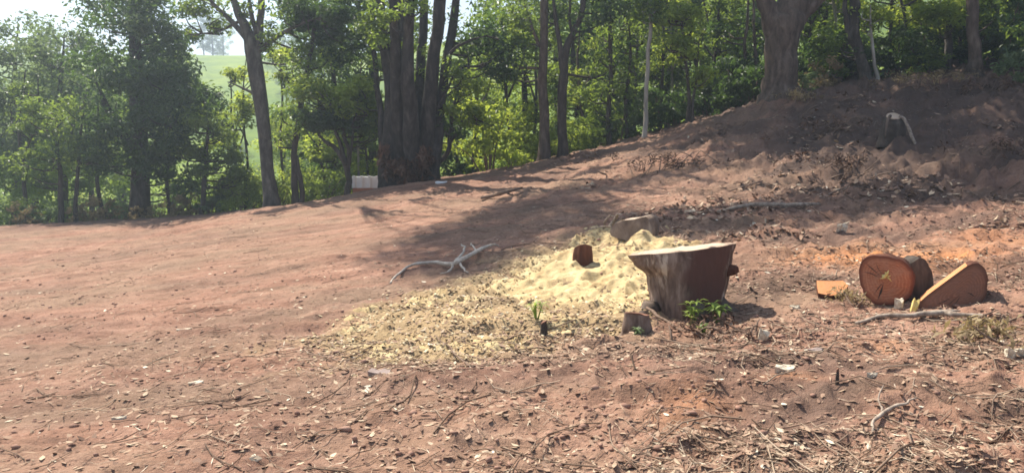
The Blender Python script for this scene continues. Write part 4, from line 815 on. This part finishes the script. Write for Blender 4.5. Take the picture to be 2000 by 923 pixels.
def slab(name, label, outline, D, axis, thick, body, face, cat_='log piece', tilt=0.0, amp=.008, seed=0, extra=None, lift=0.0, edge_mat=None, flat_edge=(), cracks=0):
    """Block cut from a log: outline of its sawn face at distance D, carried back along axis."""
    q = np.array([W(px, py, D) for px, py in outline])
    n0 = len(q); dense = []; isflat = []
    for i in range(n0):
        for u in np.linspace(0, 1, 5, endpoint=False): dense.append(q[i] * (1 - u) + q[(i + 1) % n0] * u); isflat.append(i in flat_edge)
    q = np.array(dense); isflat = np.array(isflat); n = len(q); c0 = q.mean(0)
    for _ in range(2):
        sm = (np.roll(q, 1, 0) + q * 2 + np.roll(q, -1, 0)) / 4; q = np.where((isflat & np.roll(isflat, 1) & np.roll(isflat, -1))[:, None], q, sm)
    q[:, 1] += (q[:, 2] - q[:, 2].min()) * tilt
    ax = np.array(axis, float); ax /= np.linalg.norm(ax)
    lowest = q[np.argmin(q[:, 2])]; o = np.array([c0[0], c0[1], h1(c0[0], c0[1])]); e = empty(name, o, label, cat_)
    q = q + np.array([0, 0, lift]); m = 7; L = []
    for i in range(m):
        u = i / (m - 1); p = q + ax * thick * u; d = p - p.mean(0); nn = vnoise(p[:, 0] * 14, p[:, 2] * 14, p[:, 1] * 9, seed) + .7 * vnoise(p[:, 0] * 40, p[:, 2] * 40, p[:, 1] * 6, seed + 2)
        p = p + d / (np.linalg.norm(d, axis=1)[:, None] + 1e-6) * (amp * nn * (~isflat))[:, None]; L.append(p)
    groups = {body: [], (edge_mat or body): []}
    for i in range(m - 1):
        for j in range(n):
            k = (j + 1) % n; f = (i * n + j, (i + 1) * n + j, (i + 1) * n + k, i * n + k); groups[(edge_mat or body) if isflat[j] else body].append(f)
    V = np.concatenate(L)
    for gi, (mt, F) in enumerate(groups.items()):
        if F:
            mb = MB(); mb.add(V, F, .4); link('bark' if gi == 0 else 'split_face', mb.mesh('side', o, smooth=(gi == 0)), MAT[mt], e)
    for P, nm in ((L[0], 'sawn_face'), (L[-1][::-1], 'sawn_face')):
        c = P.mean(0); VV = [c[None]]; A = [np.zeros(1)]
        for s_ in (.3, .6, .85, .955, 1.0):
            rv = c + (P - c) * s_; VV.append(rv); A.append(np.full(n, s_))
        F = [(0, 1 + j, 1 + (j + 1) % n) for j in range(n)]
        for i in range(4):
            a0 = 1 + i * n; F += [(a0 + j, a0 + n + j, a0 + n + (j + 1) % n, a0 + (j + 1) % n) for j in range(n)]
        mb = MB(); mb.add(np.concatenate(VV), F, np.concatenate(A)); link(nm, mb.mesh('sawn_face', o, smooth=False), MAT[face], e)
    c = L[0].mean(0); plain_n = np.cross(q[n // 3] - q[0], q[2 * n // 3] - q[0]); plain_n /= np.linalg.norm(plain_n)
    if plain_n[1] > 0: plain_n = -plain_n
    rc = np.random.default_rng(seed + 50)
    for k in range(cracks):                      # drying checks in the sawn face
        j = int(rc.integers(n)); d = L[0][j] - c; f0, f1 = rc.uniform(.05, .3), rc.uniform(.6, .92); sd_ = np.cross(d, plain_n); sd_ /= np.linalg.norm(sd_); ww = rc.uniform(.002, .0045)
        mid = c + d * (f0 + f1) / 2 + sd_ * rc.uniform(-.008, .008)
        V_ = np.array([c + d * f0, mid + sd_ * ww, c + d * f1, mid - sd_ * ww]) + plain_n * .002
        mb = MB(); mb.add(np.vstack([V_, V_ - plain_n * .004]), [(0, 1, 2, 3), (7, 6, 5, 4), (0, 4, 5, 1), (1, 5, 6, 2), (2, 6, 7, 3), (3, 7, 4, 0)]); link('crack', mb.mesh('crack', o, smooth=False), MAT['bark_dark'], e)
    if extra: extra(e, o, c0)
    return e
def splint(e, o, c0):
    mb = MB()
    for a, L, w_, dx, dz in ((62, .075, .016, -.015, .0), (98, .05, .012, .0, .004), (200, .04, .012, -.01, .008), (318, .055, .008, .01, .01), (250, .03, .012, -.02, .02), (20, .03, .007, .012, .012)):
        d = np.array([math.cos(math.radians(a)), 0, math.sin(math.radians(a))]); p = c0 + np.array([dx - .01, -.006, .02 + dz]) - o
        tube(mb, [p, p + d * L * .6 + np.array([0, -.016, 0]), p + d * L + np.array([0, -.006, 0])], [w_, w_ * .6, .002], 5, 5, .004, .3, int(a))
    link('splinter', mb.mesh('splinter'), MAT['splinter'], e)
slab('log_round', 'thick red-brown log slice standing on edge with a yellow splintered heart', [(1680,528),(1686,508),(1700,501),(1735,500),(1765,509),(1784,525),(1789,550),(1782,576),(1766,592),(1735,597),(1706,592),(1688,575),(1680,550)], 6.55, (.60, 1, -.06), .22, 'bark_red', 'sawn_red', tilt=.08, seed=3, extra=splint, cracks=6)
slab('log_chunk', 'rough dark bark-covered chunk wedged behind the standing log slice', [(1778,516),(1796,508),(1812,505),(1820,525),(1827,552),(1808,575),(1785,592),(1772,585)], 6.62, (.12, 1, 0), .22, 'bark_dark', 'bark_warm', tilt=.12, amp=.016, seed=6)
slab('split_log', 'half-round red-brown log block with an orange split face sloping down to the left', [(1790,592),(1898,514),(1914,514),(1926,524),(1933,545),(1929,572),(1918,592),(1895,604),(1840,612),(1797,614)], 6.25, (.50, 1, -.07), .28, 'bark_red', 'sawn_brown', tilt=.04, seed=9, edge_mat='sawn_orange', flat_edge=(0,), amp=.007, cracks=4)
# flat orange slab lying on the soil
g = G(1624, 578); e = empty('wood_slab', (g[0], g[1], h1(g[0], g[1])), 'small flat orange sawn slab lying on the soil left of the log slice', 'wood slab', None, .0)
oc = np.array([(-.15,-.08),(-.06,-.115),(.03,-.10),(.11,-.03),(.155,.03),(.135,.10),(.02,.095),(-.10,.10),(-.125,.02)]); n = len(oc); T = .032
sl = lambda p: .42 * (p[1] + .11)
Vt = [(p[0], p[1], T - .005 + sl(p)) for p in oc]; Vb = [(p[0] * .96, p[1] * .96, -.03 + .5 * sl(p)) for p in oc]
mb = MB(); mb.add(Vt + Vb, [(j, n + j, n + (j + 1) % n, (j + 1) % n) for j in range(n)] + [tuple(range(2 * n - 1, n - 1, -1))]); link('bark', mb.mesh('bark', smooth=False), MAT['bark_red'], e)
mb = MB(); mb.add([(x_ * .995, y_ * .995, z_ + .003) for x_, y_, z_ in Vt], [tuple(range(n))], 0.0); link('sawn_face', mb.mesh('sawn_face', smooth=False), MAT['sawn_orange'], e)
# log end behind the sawdust heap
slab('fallen_log', 'short brown log with pale splintered end lying behind the sawdust heap', [(1192,462),(1198,440),(1215,432),(1240,430),(1262,424),(1272,430),(1276,452),(1270,470),(1230,472)], 9.6, (.5, 1, .0), .32, 'bark_tan', 'bark_tan', tilt=.35, amp=.014, seed=21, edge_mat='sawn_pale', flat_edge=(2, 3))
def sticks(name, label, cat_, paths, mat, side=6, lump=.15, sub='twig'):
    """paths: list of [(px, py, radius_m, lift)] laid on the ground; the first is the main stick."""
    g = G(*paths[0][0][:2]); o = np.array([g[0], g[1], h1(g[0], g[1])]); e = empty(name, o, label, cat_)
    for i, p in enumerate(paths):
        P = []; R = []
        for px, py, r, lf in p:
            q = G(px, py + lf * FPX / 9.0); P.append((q[0], q[1], float(top(q[0], q[1])[0]) + lf + r * .8)); R.append(r)
        mb = MB(); tube(mb, P, R, side, len(P) * 5, .014, lump + .1, i + int(p[0][0])); link('stick' if i == 0 else sub, mb.mesh('stick', o), MAT[mat], e)
    return e
sticks('splintered_stick', 'pale broken sticks poking up left of the short brown log', 'stick', [[(1152,452,.010,.03),(1180,451,.012,.05),(1200,450,.012,.06)], [(1178,452,.014,.02),(1183,438,.014,.12),(1190,426,.010,.2)], [(1190,450,.022,.04),(1205,432,.024,.15),(1204,420,.012,.24)], [(1200,455,.02,.02),(1208,440,.02,.1),(1218,425,.01,.2)]], 'branch_pale')
sticks('fallen_branch', 'pale forked branch lying in the shade left of the sawdust', 'branch', [[(762,552,.010,.0),(775,535,.014,.02),(800,520,.016,.03),(850,510,.022,.05),(885,515,.028,.06),(930,500,.026,.05),(960,486,.016,.04),(975,478,.01,.05)],
       [(885,515,.022,.06),(905,500,.016,.08),(908,485,.012,.10),(900,475,.006,.12)], [(930,500,.016,.05),(925,488,.012,.08),(918,476,.006,.12)], [(885,515,.02,.06),(880,524,.012,.03),(862,530,.006,.02)], [(895,512,.018,.06),(905,522,.012,.03),(912,530,.006,.02)]], 'branch_bleached')
sticks('fallen_branch', 'long bare grey-brown pole of wood lying in front of the split log', 'branch', [[(1668,637,.012,.0),(1720,632,.016,.01),(1780,627,.020,.02),(1835,619,.026,.03),(1870,622,.022,.03),(1930,622,.012,.02)], [(1835,619,.018,.03),(1850,612,.012,.06),(1872,611,.006,.05)]], 'branch_pale')
sticks('fallen_branch', 'dark bowed branch lying alone on the sunlit slope below the trees', 'branch', [[(940,388,.03,.02),(965,381,.035,.05),(990,378,.035,.07),(1018,366,.02,.05)], [(990,378,.02,.06),(1005,380,.012,.04),(1020,379,.006,.02)]], 'branch_brown')
sticks('fallen_branch', 'thin vee-shaped dry branch on bare soil below the sawdust', 'branch', [[(925,728,.006,.0),(905,706,.007,.01),(880,680,.006,.02),(850,655,.004,.02)], [(925,728,.007,.0),(945,712,.007,.01),(975,695,.005,.02)]], 'branch_brown')
sticks('fallen_branch', 'dark stick running from the small stump under the green sapling', 'branch', [[(1262,612,.012,.03),(1290,626,.014,.02),(1325,640,.012,.01),(1345,648,.006,.01)]], 'branch_brown')
sticks('fallen_branch', 'forked twiggy debris in the churned soil at the lower right', 'branch', [[(1700,850,.008,.0),(1725,820,.010,.02),(1760,800,.008,.03),(1790,790,.004,.03)], [(1725,820,.007,.02),(1715,800,.005,.04),(1722,785,.003,.06)]], 'branch_pale')
sticks('fallen_branch', 'fallen stick standing slanted on the upper slope below the paired trunks', 'branch', [[(1185,345,.018,.0),(1176,330,.016,.12),(1168,318,.010,.28)], [(1176,332,.010,.1),(1182,322,.006,.2)]], 'branch_brown')
sticks('fallen_branch', 'long half-buried pole lying level across the shaded slope', 'branch', [[(1400,420,.02,.0),(1470,411,.03,.02),(1540,408,.03,.02),(1600,402,.016,.01)]], 'branch_pale')
BW = ['grey stick lying mid-bank below and left of the hollow stump', 'stick where the sunny slope turns into the shaded bank', 'weathered stick low on the shaded bank above the log pieces', 'pale stick at the right foot of the thick forked trunk', 'short stick at the top of the bank between the thick and the twisted trunks',
      'stick on the bank top below the slender greyish trunk', 'stick right of the hollow stump and below it near the edge', 'stick low on the bank near the right edge, above the sunny soil', 'stick left of and above the half-buried pole', 'stick straight below the hollow stump']
for i, (a, b_) in enumerate([((1460,330),(1560,310)),((1300,330),(1350,318)),((1600,390),(1690,372)),((1560,232),(1600,212)),((1640,205),(1690,196)),((1790,190),(1850,178)),((1860,300),(1960,312)),((1880,370),(1990,352)),((1420,372),(1490,350)),((1700,340),(1770,352))]):
    mx_, my_ = (a[0] + b_[0]) / 2, (a[1] + b_[1]) / 2
    sticks('brushwood_stick', BW[i], 'stick', [[(*a, .009, .0), (mx_ + 4, my_ - 6, .013, .03), (*b_, .006, .0)], [(mx_, my_, .012, .05), (mx_ + 12, my_ - 16, .004, .14)]], 'branch_brown')['group'] = 'brushwood sticks on the bank'
# brush heaps on the bank: dry leafy slash
def slash(px, py, r, n, label, mat='leaf_dry', size=.10):
    g = G(px, py); o = np.array([g[0], g[1], h1(g[0], g[1])]); e = empty('brush_heap', o, label, 'brush heap')
    C = np.array([(o[0] + rng.normal(0, r * .6), o[1] + rng.normal(0, r * .5), o[2] + rng.uniform(.02, .28) * r, .16, 26) for _ in range(n)])
    V, F, tn = leaves(C, size, False, up=.5, narrow=.2); link('dry_leaves', new_mesh('dry_leaves', V - o, F, {'tint': tn}), MAT[mat], e)
    mb = MB()
    for i in range(int(n * 1.3)):
        a = rng.uniform(0, 6.28); L = rng.uniform(.3, .9) * r; p = np.array([rng.normal(0, r * .5), rng.normal(0, r * .4), 0]); d = np.array([math.cos(a) * L, math.sin(a) * L * .7, 0])
        f = lambda v, k: np.array([v[0], v[1], h1(o[0] + v[0], o[1] + v[1]) - o[2] + k]); tube(mb, [f(p - d * .5, .0), f(p, rng.uniform(.05, .22) * r), f(p + d * .5, rng.uniform(.0, .4) * r)], [.012, .009, .003], 4, 6, .01, 0, i, False)
    link('twigs', mb.mesh('twigs'), MAT['branch_brown'], e, kind='stuff'); return e
slash(1560, 198, .55, 14, 'pinkish dry brush heap at the right foot of the thick forked trunk')
slash(1625, 250, .6, 14, 'dry brush heap on the shaded bank left of the hollow stump', 'dead_leaf')
slash(1310, 330, .7, 16, 'reddish dry brush heap where the slope meets the bank', 'dead_leaf')
slash(1800, 175, .8, 18, 'long dry brush heap along the top of the bank near the slender trunk')
slash(1930, 180, .7, 16, 'brown brush heap below the reddish trunk at the far right', 'dead_leaf')
slash(1960, 300, .6, 12, 'low brush heap in shade near the right edge of the bank', 'dead_leaf')
slash(1650, 330, .55, 10, 'sparse brush heap mid-slope below the hollow stump', 'dead_leaf')
slash(1930, 655, .35, 9, 'tangle of dry brush in front of the split log at the right edge')
slash(1400, 655, .32, 12, 'tangle of dry stems in front of the green sapling', 'dead_leaf', .07)
slash(1660, 590, .22, 8, 'wisps of dry brush between the orange slab and the log slice', 'leaf_dry', .06)

# ------------------------------------------------------------------ green sprouts
def sprout(label, px, py, sc, mat, n=9, size=.10):
    g = G(px, py); o = np.array([g[0], g[1], float(top(g[0], g[1])[0])]); e = empty('sprout', o, label, 'seedling')
    V = []; A = []; mb = MB()
    for i in range(n):
        a = rng.uniform(0, 6.28); hgt = sc * rng.uniform(.35, 1); p = np.array([math.cos(a) * sc * .45 * rng.random(), math.sin(a) * sc * .45 * rng.random(), hgt])
        tube(mb, [(p[0] * .2, p[1] * .2, -.02), (p[0] * .7, p[1] * .7, hgt * .6), p], [.006, .005, .003], 5, 6)
        for k in range(7):
            b2 = k * .9 + rng.uniform(0, .5); d = np.array([math.cos(b2), math.sin(b2), rng.uniform(-.15, .5)]); L = size * rng.uniform(.45, 1.4); s_ = np.cross(d, (0, 0, 1)); s_ /= np.linalg.norm(s_); nn = np.array([0, 0, 1.0])
            V += [p, p + d * L * .5 + s_ * L * .12 + nn * L * .1, p + d * L - nn * L * .2, p + d * L * .5 - s_ * L * .12 + nn * L * .1]; A += [rng.uniform(.3, 1)] * 4
    link('stem', mb.mesh('stem'), MAT[mat], e)
    link('leaves', new_mesh('leaves', np.array(V), np.arange(len(V)).reshape(-1, 4), {'tint': A}), MAT[mat], e)
sprout('bright green leafy seedling at the front right foot of the large stump', 1350, 632, .20, 'leaf_sprout', 7, .095)
sprout('second green seedling right of the first, against the dark side of the large stump', 1398, 632, .17, 'leaf_sprout', 7, .095)
sprout('dull green ground sprout below the two bright seedlings', 1372, 652, .09, 'leaf_mid', 8, .06)
sprout('yellow-green sprig beside a dark stub in the sawdust', 1048, 640, .13, 'leaf_sprout', 6, .06)
stump('stub', 'thin dark stub beside the yellow-green sprig in the sawdust', 1062, 652, 6.15, [(-.05, rnd(.035, 1)), (.05, rnd(.028, 1)), (.11, rnd(.022, 2))], 'bark_dark', 'sawn_brown', n=16, bark_amp=.004, seed=27, top_slope=(.6, 0))
sprout('small pale green sprig on the soil in front of the small grey-brown stump', 1245, 668, .06, 'leaf_pale', 6, .045)

# ------------------------------------------------------------------ pale chips and stones one can pick out
def chip(label, px, py, lx, ly, rot, mat='pale_wood', seed=0, hgt=.03, name='wood_chip', cat_='wood chip', spiky=.0):
    g = G(px, py); z = float(top(g[0], g[1])[0]); n = 11; r_ = np.random.default_rng(seed); th = np.linspace(0, 6.283, n, endpoint=False)
    rr = 1 + r_.uniform(-.18, .18, n) + spiky * ((np.arange(n) % 3 == 0) - .3)
    T_ = np.column_stack([np.cos(th) * rr * lx / 2, np.sin(th) * rr * ly / 2, hgt * (1 + r_.uniform(-.35, .35, n)) + .25 * hgt * np.cos(th * 2)]); Bm = T_ * np.array([.9, .9, 0]) - np.array([0, 0, .015])
    V = np.vstack([T_, Bm, [[0, 0, hgt * 1.15]]]); F = [(j, (j + 1) % n, 2 * n) for j in range(n)] + [(j, n + j, n + (j + 1) % n, (j + 1) % n) for j in range(n)] + [tuple(range(2 * n - 1, n - 1, -1))]
    me = new_mesh(name, V, F, None, False); ob = link(name, me, MAT[mat], None, label=label, category=cat_); ob.location = (g[0], g[1], z); ob.rotation_euler = (r_.uniform(-.15, .25), r_.uniform(-.1, .1), rot)
    return ob
chip('ragged cream wood chip lying alone in the right foreground', 1530, 738, .13, .10, .3, seed=1, hgt=.03, spiky=.35)
chip('white crumpled chip sitting on a dark patch below the sapling', 1490, 664, .085, .07, .5, seed=2, hgt=.055)
chip('small white stone on the soil left of the flat orange slab', 1552, 602, .10, .05, .1, seed=3, hgt=.025)
chip('thin white sliver, uppermost of the three slivers on the left foreground soil', 360, 649, .125, .04, .25, seed=4, hgt=.018)
chip('thin white sliver, middle of the three slivers on the left foreground soil', 382, 751, .10, .03, .2, seed=5, hgt=.014)
chip('thin white sliver, lowest of the three slivers on the left foreground soil', 233, 823, .085, .028, .25, seed=6, hgt=.014)
chip('pair-like pale chip at the right edge below the brush tangle', 1972, 694, .05, .07, .9, seed=7, hgt=.04)
chip('second pale chip at the very right edge beside its twin', 1993, 690, .045, .07, 1.0, seed=8, hgt=.04)
chip('small bright chip near the bottom edge right of centre', 1555, 872, .028, .03, .2, seed=9, hgt=.02)
chip('short curved pale chip right of the thin upright stub', 1700, 765, .085, .025, .4, seed=10, hgt=.02)
chip('pale chip fragment at the foot of the log slice', 1755, 603, .075, .06, .3, seed=11, hgt=.06)
chip('yellowish wood block standing at the tip of the split log', 1783, 608, .05, .06, .1, 'splinter', seed=12, hgt=.085, name='wood_block', cat_='wood block')
chip('white three-pronged wood fragment at the edge of the shade above the slabs', 1642, 450, .17, .06, .6, seed=13, hgt=.07, spiky=.6)
chip('greyish stone beside the reddish soil left of the pale fragment', 1590, 700, .11, .06, .2, 'stone', seed=14, hgt=.02, name='flat_stone', cat_='stone')
chip('flat greyish green stone on bare soil below the sawdust left end', 742, 738, .16, .11, .2, 'stone', seed=15, hgt=.02, name='flat_stone', cat_='stone')
chip('white scrap lying at the foot of the crooked stem', 862, 357, .26, .1, .0, 'white_paint', seed=16, hgt=.03, name='white_scrap', cat_='scrap')

# ------------------------------------------------------------------ volume added to imitate the sun's veiling glare
mh, t, o = nmat('glare_haze'); pv = N(t, 'ShaderNodeVolumePrincipled'); pv.inputs['Color'].default_value = (0.74, 0.87, 1.0, 1); pv.inputs['Density'].default_value = 0.0026; pv.inputs['Anisotropy'].default_value = 0.55
t.links.new(pv.outputs['Volume'], o.inputs['Volume'])
mb = MB(); boxm(mb, (0, 0, 10), (1000, 1000, 44)); link('glare_haze', mb.mesh('glare_haze', smooth=False), mh, kind='stuff', label='thin volume added to the air to imitate veiling sun glare', category='glare_haze')
